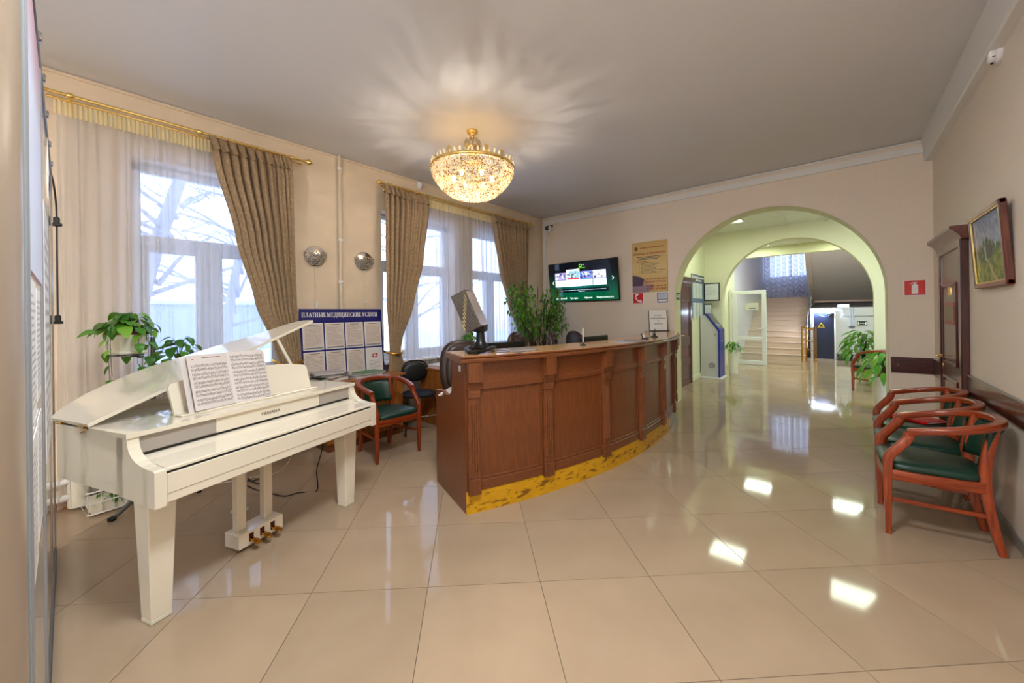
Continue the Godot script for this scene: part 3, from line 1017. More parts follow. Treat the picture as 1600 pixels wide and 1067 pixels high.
func build_counter():
	var o := thing("reception_counter", "curved dark wood reception counter with fluted pilasters and a scuffed yellow kickboard", "counter")
	var th := [24.85, 17.75, 10.1, 2.9, -4.55, -12.0, -19.4]
	var hw := 0.56
	var s := begin()
	arcbox(s, CR - 0.05, CR - 0.012, 25.5, -24.3, 0.02, 1.10)
	put("carcass", s, M.mahogany_y, o)
	for i in 6:
		var a: float = th[i] - hw
		var b: float = th[i + 1] + hw
		s = begin()
		arcbox(s, CR - 0.02, CR - 0.004, a, b, 0.25, 0.895)
		put("panel", s, M.mahogany_y, o)
		s = begin()
		arcbox(s, CR - 0.02, CR + 0.004, a, b, 0.935, 1.10)
		put("frieze", s, M.mahogany_x, o)
		s = begin()
		arcbox(s, CR - 0.02, CR + 0.014, a, b, 0.89, 0.937, 0, 0.008)
		put("moulding", s, M.mahogany_x, o)
		s = begin()
		arcbox(s, CR - 0.02, CR + 0.012, a, b, 0.16, 0.235, 0, 0.006)
		arcbox(s, CR - 0.02, CR + 0.004, a, b, 0.235, 0.255, 0, 0.004)
		put("base_rail", s, M.mahogany_x, o)
		# dark bead framing the panel
		for q in [a, b + 0.16]:
			s = begin()
			arcbox(s, CR - 0.006, CR + 0.003, q, q - 0.16, 0.255, 0.89, 1)
			put("panel_bead", s, M.mahogany_y, o)
	for i in 7:
		var p := ap(th[i], CR, 0.0)
		var bb := Basis(Vector3.UP, -deg_to_rad(th[i]) + PI / 2)   # local +z looks outwards
		var w := 0.096
		var pl := Node3D.new()
		pl.name = "pilaster"
		o.add_child(pl, true)
		pl.position = p
		pl.basis = bb
		s = begin()
		box(s, Vector3(0, 0.20, 0.012), Vector3(w, 0.115, 0.05), 0.004)
		put("plinth", s, M.mahogany_y, pl)
		s = begin()
		box(s, Vector3(0, 0.55, 0.005), Vector3(w - 0.006, 0.585, 0.046), 0.003)
		put("shaft", s, M.mahogany_y, pl)
		for k in 4:
			s = begin(false)
			tube(s, [Vector3(-0.027 + 0.018 * k, 0.31, 0.029), Vector3(-0.027 + 0.018 * k, 0.79, 0.029)], 0.0072, 8)
			put("reed", s, M.mahogany_y, pl)
		s = begin()
		box(s, Vector3(0, 0.87, 0.012), Vector3(w, 0.055, 0.055), 0.004)
		put("neck", s, M.mahogany_x, pl)
		s = begin()
		var sd := Transform3D(Basis(Vector3(0, 0, 1), Vector3(0, 1, 0), Vector3(-1, 0, 0)), Vector3.ZERO)
		prism(s, pv([-0.01, 0.90, 0.035, 0.90, 0.037, 0.925, 0.044, 0.945, 0.058, 0.957, 0.070, 0.96, 0.070, 1.10, -0.01, 1.10]), -w / 2 - 0.004, w / 2 + 0.004, sd)
		put("corbel", s, M.mahogany_y, pl)
	# kickboard: yellow, worn; grey beyond
	var im := Image.create(1024, 64, false, Image.FORMAT_RGB8)
	var nz := FastNoiseLite.new()
	nz.seed = 3
	nz.frequency = 0.02
	nz.fractal_octaves = 5
	for x in 1024:
		for y in 64:
			var c := Color(0.80, 0.58, 0.05).lerp(Color(0.86, 0.66, 0.09), 0.5 + 0.5 * nz.get_noise_2d(x * 0.5, y * 0.7 + 200))
			var band := 1.0 - absf(y - (44.0 - 10.0 * sin(x * 0.0045) + 4.0 * sin(x * 0.02))) / 15.0
			var k := clampf((nz.get_noise_2d(x * 0.9, y * 2.6) * 1.9 + band * 0.55 - 0.55) * 2.2, 0, 1)
			var k2 := clampf((nz.get_noise_2d(x * 1.9 + 500, y * 2.2) - 0.36) * 9.0, 0, 1)
			im.set_pixel(x, y, c.lerp(Color(0.42, 0.24, 0.06), maxf(k * 0.7, k2 * 0.4)))
	var km := img_mat(im, 0.4)
	km.uv1_scale = Vector3(1.0 / 3.2, 1.0 / 0.165, 1)
	km.uv1_offset = Vector3(0, -0.835 / 0.165, 0)
	s = begin()
	arcbox(s, CR - 0.05, CR + 0.004, 25.5, -8.6, 0.0, 0.163)
	put("kickboard", s, km, o).set_meta("label", "scuffed yellow kickboard")
	s = begin()
	arcbox(s, CR - 0.05, CR + 0.002, -8.6, -24.3, 0.0, 0.163)
	put("kickboard", s, mat(Color(0.58, 0.56, 0.52), 0.25), o).set_meta("label", "grey kickboard at the far end")
	# top
	s = begin()
	arcbox(s, CR - 0.40, CR + 0.075, 26.0, -24.3, 1.10, 1.128, 0, 0.006)
	arcbox(s, CR - 0.40, CR + 0.06, 26.0, -24.3, 1.128, 1.145, 0, 0.006)
	put("worktop_edge", s, M.mahogany_z, o)
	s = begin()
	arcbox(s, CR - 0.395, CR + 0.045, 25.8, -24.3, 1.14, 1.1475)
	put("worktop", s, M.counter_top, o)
	# end panel with a hollow towards the desk
	var dirv := Vector3(-2.67 + 2.054, 0, -2.107 + 1.883)
	var ln := dirv.length()
	dirv /= ln
	var et := Transform3D(Basis(dirv, Vector3.UP, dirv.cross(Vector3.UP)), Vector3(-2.054, 0, -1.883))
	var ep := [0, 0.0, 0, 1.10, 0.25, 1.10, 0.25, 0.93]
	for k in 7:
		var a := PI / 2 * k / 6.0
		ep.append_array([0.25 + 0.13 * (1 - cos(a)), 0.93 - 0.13 * sin(a)])
	ep.append_array([0.41, 0.80, 0.47, 0.815, 0.56, 0.81, ln, 0.80, ln, 0.0])
	s = begin()
	prism(s, pv(ep), 0.0, 0.028, et)
	put("end_panel", s, M.mahogany_y, o)
	put("inventory_label", card(0.045, 0.04, 0.001), img_mat(print_tex(32, 28, Color(0.9, 0.9, 0.88), Color(0.2, 0.2, 0.2), 0.1, 0.9, 0.2, 0.9, 3, 4)), o, et * Vector3(0.10, 1.045, -0.002), et.basis * Basis(Vector3.UP, PI))
	s = begin()
	arcbox(s, CR - 0.78, CR - 0.05, 25.3, -23.5, 0.735, 0.765)
	put("desk_top", s, M.mahogany_z, o)
	s = begin()
	arcbox(s, CR - 0.40, CR - 0.37, 25.4, -24.0, 0.765, 1.10)
	put("inner_riser", s, M.mahogany_x, o)

# ---------------------------------------------------------------- piano
func build_piano():
	var o := thing("digital_grand_piano", "glossy white baby grand piano with raised lid and open sheet music", "piano", Vector3(-2.286, 0, -0.26), 1.8977)
	var P: Material = M.piano
	var W := 1.385
	var plan := Transform3D(PLAN, Vector3.ZERO)
	var body := pv([0, 0.25, W, 0.25, W, 0.55, 1.379, 0.645, 1.34, 0.70, 1.27, 0.745, 1.18, 0.785, 1.08, 0.83, 0.98, 0.895, 0.88, 0.955, 0.79, 0.995, 0.706, 1.04, 0.62, 1.078, 0.54, 1.098, 0.46, 1.105, 0.38, 1.10, 0.30, 1.09, 0.21, 1.06, 0.124, 1.02, 0.062, 0.965, 0.02, 0.915, 0, 0.86])
	var s := begin()
	prism(s, body, 0.625, 0.862, plan)
	put("case", s, P, o)
	var ins := Geometry2D.offset_polygon(body, -0.022)[0]
	s = begin()
	for i in body.size():
		var a := body[i]
		var b := body[(i + 1) % body.size()]
		if minf(a.y, b.y) < 0.32 and absf(a.x - b.x) > 0.5:
			continue
		quad(s, plan * Vector3(b.x, b.y, 0.862), plan * Vector3(b.x, b.y, 0.905), plan * Vector3(a.x, a.y, 0.905), plan * Vector3(a.x, a.y, 0.862))
	for i in ins.size():
		var a := ins[i]
		var b := ins[(i + 1) % ins.size()]
		quad(s, plan * Vector3(a.x, a.y, 0.862), plan * Vector3(a.x, a.y, 0.905), plan * Vector3(b.x, b.y, 0.905), plan * Vector3(b.x, b.y, 0.862))
	put("rim", s, P, o)
	s = begin()
	prism(s, pv([-0.004, 0.208, W + 0.004, 0.208, W + 0.004, 0.535, -0.004, 0.535]), 0.893, 0.915, plan)
	put("front_top_board", s, P, o)
	# cheeks: profile (v -> -z, y)
	for u in [0.0, W - 0.045]:
		s = begin()
		var prof := pv([0.0, 0.605, 0.0, 0.765, 0.006, 0.772, 0.06, 0.774, 0.105, 0.782, 0.145, 0.793, 0.178, 0.812, 0.20, 0.836, 0.212, 0.865, 0.216, 0.893, 0.30, 0.893, 0.30, 0.625, 0.12, 0.612])
		prism(s, prof, -u - 0.045, -u, Transform3D(Basis(Vector3(0, 0, -1), Vector3(0, 1, 0), Vector3(1, 0, 0)), Vector3(2 * u + 0.045, 0, 0)))
		put("cheek", s, P, o)
	s = begin()
	box(s, Vector3(W / 2, 0.655, -0.13), Vector3(W - 0.09, 0.085, 0.25), 0.004)
	put("key_bed", s, P, o)
	put("key_slip", boxm(Vector3(W / 2, 0.70, -0.009), Vector3(W - 0.094, 0.09, 0.016), 0.003), P, o)
	put("fallboard_gap", boxm(Vector3(W / 2, 0.752, -0.012), Vector3(W - 0.096, 0.012, 0.01)), M.dark, o)
	var sd := Transform3D(Basis(Vector3(0, 0, -1), Vector3(0, 1, 0), Vector3(1, 0, 0)), Vector3.ZERO)
	s = begin()
	prism(s, pv([0.004, 0.757, 0.004, 0.768, 0.012, 0.772, 0.16, 0.783, 0.232, 0.797, 0.232, 0.775]), 0.048, W - 0.048, sd)
	put("fallboard", s, P, o)
	put("shelf_gap", boxm(Vector3(W / 2, 0.802, -0.226), Vector3(W - 0.096, 0.006, 0.008)), M.dark, o)
	put("music_shelf_front", boxm(Vector3(0.724, 0.85, -0.234), Vector3(0.676, 0.086, 0.02), 0.002), P, o)
	put("speaker_panel", boxm(Vector3(0.216, 0.85, -0.235), Vector3(0.338, 0.084, 0.018), 0.002), M.piano_cloth, o)
	put("speaker_panel", boxm(Vector3(1.201, 0.85, -0.235), Vector3(0.276, 0.084, 0.018), 0.002), M.piano_cloth, o)
	word(o, "YAMAHA", 0.019, Vector3(0.70, 0.848, -0.2232), mat(Color(0.28, 0.19, 0.10), 0.4), 0.125)
	# lid
	var lid := pv([0, 0.54, 0, 0.90, 0.02, 0.935, 0.062, 0.978, 0.124, 1.034, 0.21, 1.085, 0.30, 1.112, 0.38, 1.122, 0.46, 1.124, 0.54, 1.112, 0.63, 1.078, 0.706, 1.03, 0.79, 0.99, 0.884, 0.945, 0.98, 0.885, 1.08, 0.82, 1.18, 0.775, 1.297, 0.73, 1.35, 0.69, 1.38, 0.64, 1.386, 0.54])
	s = begin()
	prism(s, lid, 0.0, 0.018, plan)
	put("lid", s, P, o, Vector3(-0.002, 0.916, 0), Basis(Vector3.BACK, deg_to_rad(20.4)))
	s = begin(false)
	tube(s, [Vector3(1.13, 0.90, -0.45), Vector3(1.0, 1.285, -0.56)], 0.011, 8)
	put("lid_prop", s, P, o)
	for v in [0.60, 0.82]:
		s = begin(false)
		tube(s, [Vector3(-0.006, 0.913, -v - 0.03), Vector3(-0.006, 0.913, -v + 0.03)], 0.006, 8)
		put("hinge", s, M.brass, o)
	s = begin(false)
	tube(s, curve([Vector3(-0.004, 0.905, -0.56), Vector3(-0.012, 0.893, -0.57), Vector3(-0.008, 0.885, -0.60)]), 0.004, 6)
	put("lid_hook", s, M.brass, o)
	# music desk
	var dk := pv([0.27, 0.0, 0.262, 0.155, 0.275, 0.175, 0.42, 0.20, 0.70, 0.215, 0.98, 0.20, 1.11, 0.175, 1.128, 0.155, 1.128, 0.0])
	s = begin()
	prism(s, dk, -0.008, 0.008)
	put("music_desk", s, P, o, Vector3(0, 0.915, -0.385), Basis(Vector3.RIGHT, -0.28))
	put("desk_ledge", boxm(Vector3(0.70, 0.921, -0.345), Vector3(0.86, 0.012, 0.06), 0.003), P, o)
	for u in [0.48, 0.74]:
		s = begin(false)
		tube(s, [Vector3(u, 0.925, -0.325), Vector3(u + 0.07, 0.926, -0.322)], 0.004, 6)
		put("page_holder", s, M.dark, o)
	# legs
	for q in [[0.105, -0.215], [1.29, -0.215], [0.92, -0.87]]:
		s = begin()
		var pr := [Vector3(q[0], 0.022, q[1]), Vector3(q[0], 0.56, q[1]), Vector3(q[0], 0.63, q[1])]
		sweep(s, pr, rrect(0.08, 1), [Vector2(0.042, 0.042), Vector2(0.058, 0.058), Vector2(0.062, 0.062)].map(func(w): return w * (0.72 if q[1] < -0.5 else 1.0)), Vector3.BACK, true)
		var lg := put("leg", s, P, o)
		put("foot", boxm(Vector3(q[0], 0.011, q[1]), Vector3(0.086, 0.022, 0.086), 0.004), M.pot, lg)
	# pedal lyre
	s = begin()
	box(s, Vector3(0.715, 0.068, -0.405), Vector3(0.29, 0.088, 0.135), 0.003)
	put("pedal_box", s, P, o)
	for u in [0.628, 0.802]:
		put("lyre_post", boxm(Vector3(u, 0.365, -0.42), Vector3(0.058, 0.51, 0.05), 0.005), P, o)
	for k in 3:
		var u := 0.645 + 0.07 * k
		put("pedal_slot", boxm(Vector3(u, 0.072, -0.339), Vector3(0.03, 0.05, 0.004)), mat(Color(0.25, 0.05, 0.03), 0.8), o)
		s = begin(false)
		var pp := curve([Vector3(u, 0.066, -0.345), Vector3(u, 0.062, -0.31), Vector3(u, 0.058, -0.285), Vector3(u, 0.05, -0.262)], 4)
		var sz := []
		for i in pp.size():
			var f := float(i) / (pp.size() - 1)
			sz.append(Vector2(lerpf(0.011, 0.018, sin(f * 2.4)) if f < 0.92 else 0.011, 0.006))
		sweep(s, pp, rrect(0.8, 3), sz, Vector3.UP)
		put("pedal", s, M.brass, o)
	# open sheet music on the desk
	var bk := thing("sheet_music", "open book of printed sheet music standing on the piano's music desk", "sheet music", o.transform * Vector3(0.565, 0.925, -0.345), 1.8977)
	for side in 2:
		var im := Image.create(256, 340, false, Image.FORMAT_RGB8)
		im.fill(Color(0.86, 0.82, 0.80))
		var r := RandomNumberGenerator.new()
		r.seed = 20 + side
		if side == 0:
			im.fill_rect(Rect2i(90, 14, 120, 5), Color(0.55, 0.48, 0.46))
			im.fill_rect(Rect2i(30, 22, 10, 6), Color(0.75, 0.3, 0.28))
		for sys in (5 if side == 0 else 6):
			for st in 2:
				var y0 := (62 if side == 0 else 20) + sys * 53 + st * 24
				for l in 5:
					im.fill_rect(Rect2i(16, y0 + l * 3, 226, 1), Color(0.55, 0.51, 0.50))
				for nn in 46:
					var x := 18 + nn * 5 + r.randi() % 2
					if r.randf() < 0.78:
						var yy := y0 - 3 + r.randi() % 16
						im.fill_rect(Rect2i(x, yy, 3, 3), Color(0.22, 0.18, 0.18))
						im.fill_rect(Rect2i(x + 2, yy - 6, 1, 7), Color(0.28, 0.24, 0.24))
						if r.randf() < 0.4:
							im.fill_rect(Rect2i(x, yy - 7, 6, 1), Color(0.25, 0.2, 0.2))
		var sg := -1.0 if side == 0 else 1.0
		var f := func(u: float, v: float) -> Vector3:
			var b := 0.02 * sin(u * PI * 0.9) + (0.035 * pow(u, 3.0) if side == 0 else 0.008 * u)
			return Vector3(sg * u * (0.235 if side == 0 else 0.225), lerpf(0.30, 0.0, v) - 0.008 * u * sg, b - 0.085 * (1.0 - v))
		s = begin(false)
		if side == 0:
			var f2 := func(u: float, v: float) -> Vector3: return f.call(1.0 - u, v)
			sheet(s, 10, 6, f2)
		else:
			sheet(s, 10, 6, f)
		put("page", s, img_mat(im, 0.85), bk)
	s = begin(false)
	var fc := func(u: float, v: float) -> Vector3:
		return Vector3(lerpf(-0.262, 0.232, u), lerpf(0.304, -0.003, v), -0.085 * (1.0 - v) - 0.012 + 0.045 * pow(1 - u, 4.0))
	sheet(s, 12, 4, fc)
	put("cover", s, M.paper, bk)
	# cables on the floor
	s = begin(false)
	var cp := []
	for q in [[-3.2, 0.55, -1.40], [-3.2, 0.363, -1.363], [-3.2, 0.21, -1.321], [-3.30, 0.006, -1.36], [-3.379, 0.006, -1.247], [-3.405, 0.006, -1.156], [-3.57, 0.006, -1.093], [-3.721, 0.006, -1.046], [-3.905, 0.006, -1.022], [-3.985, 0.006, -1.072], [-3.841, 0.008, -1.089], [-3.846, 0.008, -1.134], [-3.938, 0.008, -1.127], [-3.93, 0.012, -1.067], [-4.081, 0.006, -1.064], [-4.3, 0.006, -0.9]]:
		cp.append(Vector3(q[0], q[1], q[2]))
	tube(s, curve(cp, 7), 0.0045, 6)
	single("power_cable", s, M.black, "thin black cable looping over the floor behind the piano's pedals", "cable")
	s = begin(false)
	tube(s, curve([Vector3(-4.35, 0.006, -1.55), Vector3(-3.995, 0.006, -1.332), Vector3(-4.019, 0.006, -1.131), Vector3(-4.108, 0.006, -0.891), Vector3(-4.2, 0.006, -0.7)], 7), 0.004, 6)
	single("extension_cable", s, M.pot, "thin pale cable lying on the tiles between piano and window", "cable")

# ---------------------------------------------------------------- chandelier
func build_chandelier():
	var o := thing("crystal_chandelier", "lit crystal bowl chandelier with gold rim hanging from the ceiling", "chandelier", Vector3(-2.889, 2.62, -2.795))
	var s := begin(false)
	lathe(s, [0.0, 0.63, 0.012, 0.63, 0.012, 0.65, 0.026, 0.66, 0.03, 0.68, 0.016, 0.69, 0.045, 0.705, 0.058, 0.716, 0.060, 0.735, 0, 0.735], 24)
	put("canopy", s, M.gold, o)
	s = begin(false)
	tube(s, [Vector3(0, 0.25, 0), Vector3(0, 0.64, 0)], 0.010, 10)
	put("stem", s, M.gold, o)
	put("lamp_plate", disc(0.085, 0.006, Vector3(0, 0.40, 0), Basis.IDENTITY, 32), M.gold, o)
	s = begin(false)
	lathe(s, [0.405, 0.322, 0.428, 0.325, 0.436, 0.340, 0.43, 0.356, 0.418, 0.362, 0.405, 0.356, 0.405, 0.322], 64)
	put("rim_ring", s, M.gold, o)
	for q in [[0.062, 0.47], [0.078, 0.555]]:
		s = begin(false)
		lathe(s, [q[0] - 0.012, q[1] - 0.006, q[0], q[1] - 0.005, q[0], q[1] + 0.005, q[0] - 0.012, q[1] + 0.006, q[0] - 0.012, q[1] - 0.006], 32)
		put("neck_ring", s, M.gold, o)
	for k in 6:
		var a := TAU * k / 6.0
		s = begin(false)
		tube(s, curve([Vector3(0.01, 0.42, 0), Vector3(0.16, 0.40, 0), Vector3(0.30, 0.37, 0), Vector3(0.41, 0.342, 0)].map(func(p): return p.rotated(Vector3.UP, a))), 0.005, 6)
		put("arm", s, M.gold, o)
	var drop := begin()
	var prof := [[0.0, -0.024], [0.010, -0.008], [0.013, 0.004], [0.008, 0.017], [0.0, 0.03]]
	for i in 4:
		for k in 6:
			var a0 := TAU * k / 6.0
			var a1 := TAU * (k + 1) / 6.0
			quad(drop, Vector3(prof[i][0] * cos(a0), prof[i][1], prof[i][0] * 0.5 * sin(a0)), Vector3(prof[i][0] * cos(a1), prof[i][1], prof[i][0] * 0.5 * sin(a1)), Vector3(prof[i + 1][0] * cos(a1), prof[i + 1][1], prof[i + 1][0] * 0.5 * sin(a1)), Vector3(prof[i + 1][0] * cos(a0), prof[i + 1][1], prof[i + 1][0] * 0.5 * sin(a0)))
	drop.generate_normals()
	var dm := drop.commit()
	for k in 48:
		var a := TAU * k / 48.0
		put("rim_drop", dm, M.crystal, o, Vector3(0.425 * sin(a), 0.378, 0.425 * cos(a)), Basis(Vector3.UP, a) * Basis(Vector3.RIGHT, 0.25))
	# gilt ornaments between the drops
	for k in 14:
		var a := TAU * (k + 0.5) / 14.0
		put("rim_ornament", dm, M.gold, o, Vector3(0.412 * sin(a), 0.392, 0.412 * cos(a)), Basis(Vector3.UP, a) * Basis.from_scale(Vector3(2.4, 1.5, 0.6)))
	for k in 14:
		var a := TAU * k / 14.0
		put("crown_drop", dm, M.crystal, o, Vector3(0.084 * sin(a), 0.60, 0.084 * cos(a)), Basis(Vector3.UP, a) * Basis(Vector3.RIGHT, -0.25) * Basis.from_scale(Vector3(1.3, 1.6, 1.3)))
	var bead := begin()
	var bp := [Vector3(0, 1, 0), Vector3(1, 0, 0), Vector3(0, 0, 1), Vector3(-1, 0, 0), Vector3(0, 0, -1), Vector3(0, -1, 0)]
	for k in 4:
		tri(bead, bp[0], bp[1 + (k + 1) % 4], bp[1 + k])
		tri(bead, bp[5], bp[1 + k], bp[1 + (k + 1) % 4])
	bead.generate_normals()
	var bm := bead.commit()
	var xf := []
	var rowsb := []
	for i in 19:
		var t := i / 18.0
		rowsb.append([lerpf(0.425, 0.285, pow(t, 1.9)), lerpf(0.325, 0.105, t)])
	for i in 13:
		var t := i / 12.0
		rowsb.append([0.275 * sqrt(maxf(0.0, 1.0 - t * t * 0.97)) * lerpf(1.0, 0.85, t), lerpf(0.10, 0.022, t)])
	for q in rowsb:
		var n := int(maxf(8.0, q[0] * 2 * PI / 0.0175))
		for k in n:
			var a := TAU * (k + rng.randf_range(-0.12, 0.12)) / n
			var sc := Vector3(0.0074, 0.0092, 0.0074) * rng.randf_range(0.85, 1.15)
			xf.append(Transform3D(Basis(Vector3.UP, a + rng.randf()) * Basis.from_scale(sc), Vector3(q[0] * sin(a), q[1] + rng.randf_range(-0.002, 0.002), q[0] * cos(a))))
	for i in 20:
		var y := 0.36 + 0.0125 * i
		var r := lerpf(0.10, 0.058, minf(1.0, i / 9.0)) if i < 10 else lerpf(0.058, 0.076, (i - 10) / 9.0)
		for k in 20:
			var a := TAU * (k + 0.5 * (i % 2)) / 20.0
			xf.append(Transform3D(Basis(Vector3.UP, a) * Basis.from_scale(Vector3(0.0062, 0.0078, 0.0062)), Vector3(r * sin(a), y, r * cos(a))))
	for g in 2:
		var part := []
		for i in xf.size():
			if (hash(i * 31 + 7) % 100 < 22) == (g == 1):
				part.append(xf[i])
		var mm := MultiMesh.new()
		mm.transform_format = MultiMesh.TRANSFORM_3D
		mm.mesh = bm
		mm.instance_count = part.size()
		for i in part.size():
			mm.set_instance_transform(i, part[i])
		var mi := MultiMeshInstance3D.new()
		mi.name = "crystal_beads"
		mi.multimesh = mm
		mi.material_override = M.crystal if g == 0 else M.amber
		mi.set_meta("kind", "stuff")
		o.add_child(mi, true)
	s = begin(false)
	lathe(s, [0.0, -0.002, 0.014, 0.006, 0.02, 0.016, 0.014, 0.026, 0.0, 0.03], 14)
	put("bottom_finial", s, M.crystal, o)
	for q in [[0.385, 0.24], [0.285, 0.105], [0.20, 0.06]]:
		s = begin(false)
		var pts := []
		for k in 41:
			pts.append(Vector3(q[0] * cos(TAU * k / 40.0), q[1], q[0] * sin(TAU * k / 40.0)))
		tube(s, pts, 0.003, 5)
		put("hoop", s, M.gold, o)
	for k in 6:
		var a := TAU * (k + 0.3) / 6.0
		var r := 0.20
		var c := Vector3(r * cos(a), 0.235, r * sin(a))
		s = begin(false)
		lathe(s, [0.0, -0.028, 0.012, -0.024, 0.018, -0.012, 0.02, 0.0, 0.016, 0.016, 0.009, 0.03, 0.0, 0.034], 12, c)
		put("bulb", s, glow(Color(1.0, 0.94, 0.85), 2.0), o)
		s = begin(false)
		lathe(s, [0.034, 0.022, 0.036, 0.034, 0.014, 0.042, 0.011, 0.15, 0.0, 0.15], 16, c)
		put("socket_shade", s, M.gold, o)  # cup shaped to hold bulb light off the ceiling overhead
		var l := OmniLight3D.new()
		l.name = "bulb_light"
		l.light_color = Color(1.0, 0.955, 0.90)
		l.light_energy = 0.105
		l.light_size = 0.008
		l.omni_range = 15.0
		l.omni_attenuation = 2.0
		l.shadow_enabled = true
		l.position = c
		o.add_child(l, true)

# ---------------------------------------------------------------- chairs
func armchair(label: String, at: Vector3, face: Vector2, group := "") -> Node3D:
	var o := thing("armchair", label, "chair", at, atan2(face.x, face.y), group)
	var wm: Material = M.cherry_y
	var s: SurfaceTool
	# arm and back rail, one bent horseshoe
	var half := [Vector3(0.232, 0.668, 0.125), Vector3(0.252, 0.692, 0.03), Vector3(0.258, 0.716, -0.08), Vector3(0.228, 0.738, -0.18), Vector3(0.14, 0.752, -0.262), Vector3(0, 0.757, -0.292)]
	var pts := half.duplicate()
	for i in range(4, -1, -1):
		pts.append(Vector3(-half[i].x, half[i].y, half[i].z))
	var cv := curve(pts, 6)
	var sz := []
	for i in cv.size():
		var e := minf(i, cv.size() - 1 - i)
		sz.append(Vector2(0.026, 0.021) * (0.9 if e < 1 else 1.0))
	s = begin(false)
	sweep(s, cv, rrect(0.45, 3), sz, Vector3.UP)
	put("arm_rail", s, M.cherry_z, o)
	for sx in [-1.0, 1.0]:
		s = begin(false)
		var fl := curve([Vector3(sx * 0.243, 0.0, 0.222), Vector3(sx * 0.243, 0.25, 0.222), Vector3(sx * 0.243, 0.43, 0.222), Vector3(sx * 0.243, 0.50, 0.213), Vector3(sx * 0.240, 0.57, 0.165), Vector3(sx * 0.236, 0.62, 0.13), Vector3(sx * 0.234, 0.66, 0.118)], 5)
		var fz := []
		for p in fl:
			var w := lerpf(0.014, 0.022, clampf(p.y / 0.42, 0, 1))
			fz.append(Vector2(w * (1.0 if p.y < 0.45 else 0.82), w * (1.0 if p.y < 0.45 else 1.15)))
		sweep(s, fl, rrect(0.4, 2), fz, Vector3.BACK)
		put("front_leg", s, wm, o)
		s = begin(false)
		var bl := curve([Vector3(sx * 0.172, 0.0, -0.262), Vector3(sx * 0.172, 0.2, -0.222), Vector3(sx * 0.172, 0.42, -0.198), Vector3(sx * 0.172, 0.58, -0.208), Vector3(sx * 0.170, 0.745, -0.236)], 5)
		var bz := []
		for p in bl:
			bz.append(Vector2(0.02, lerpf(0.018, 0.025, clampf(p.y / 0.4, 0, 1))))
		sweep(s, bl, rrect(0.4, 2), bz, Vector3.BACK)
		put("rear_leg", s, wm, o)
		s = begin(false)
		sweep(s, [Vector3(sx * 0.238, 0.225, 0.215), Vector3(sx * 0.178, 0.215, -0.215)], rrect(0.4, 2), [Vector2(0.009, 0.012), Vector2(0.009, 0.012)], Vector3.UP)
		put("stretcher", s, M.cherry_z, o)
		s = begin(false)
		sweep(s, curve([Vector3(sx * 0.238, 0.385, 0.20), Vector3(sx * 0.232, 0.383, 0.0), Vector3(sx * 0.182, 0.38, -0.195)], 5), rrect(0.2, 1), [Vector2(0.012, 0.032)].slice(0, 0) + range(11).map(func(_k): return Vector2(0.012, 0.032)), Vector3.UP)
		put("side_apron", s, M.cherry_z, o)
	s = begin(false)
	sweep(s, curve([Vector3(-0.235, 0.385, 0.222), Vector3(0, 0.385, 0.240), Vector3(0.235, 0.385, 0.222)], 5), rrect(0.2, 1), range(11).map(func(_k): return Vector2(0.012, 0.032)), Vector3.UP)
	put("front_apron", s, M.cherry_x, o)
	put("rear_apron", boxm(Vector3(0, 0.38, -0.198), Vector3(0.33, 0.06, 0.024), 0.004), M.cherry_x, o)
	s = begin(false)
	pad(s, Vector3(0, 0.437, 0.018), 0.252, 0.034, 0.235, 5.0, Basis.IDENTITY, 32, 0.84)
	put("seat", s, M.green_leather, o)
	# upholstered curved back
	var fr := func(u: float, v: float) -> Vector3:
		var a := lerpf(-0.78, 0.78, u)
		var y := lerpf(0.725, 0.50, v)
		var r := 0.272 - 0.05 * v * (1.0)
		var bul := 0.018 * sin(PI * u) * sin(PI * v)
		return Vector3((r - bul) * sin(a), y, -0.01 - (r - bul) * cos(a))
	var bk := func(u: float, v: float) -> Vector3:
		var p: Vector3 = fr.call(1.0 - u, v)
		return p + Vector3(p.x, 0, p.z + 0.01).normalized() * 0.03
	s = begin(false)
	sheet(s, 12, 6, fr)
	sheet(s, 12, 6, bk)
	for vv in [0.0, 1.0]:
		var ed := func(u: float, v: float) -> Vector3:
			return fr.call(u, vv).lerp(bk.call(1.0 - u, vv), v if vv > 0.5 else 1.0 - v)
		sheet(s, 12, 1, ed)
	for uu in [0.0, 1.0]:
		var ed := func(u: float, v: float) -> Vector3:
			return fr.call(uu, v).lerp(bk.call(1.0 - uu, v), u if uu > 0.5 else 1.0 - u)
		sheet(s, 1, 6, ed)
	put("back_pad", s, M.green_leather, o)
	return o

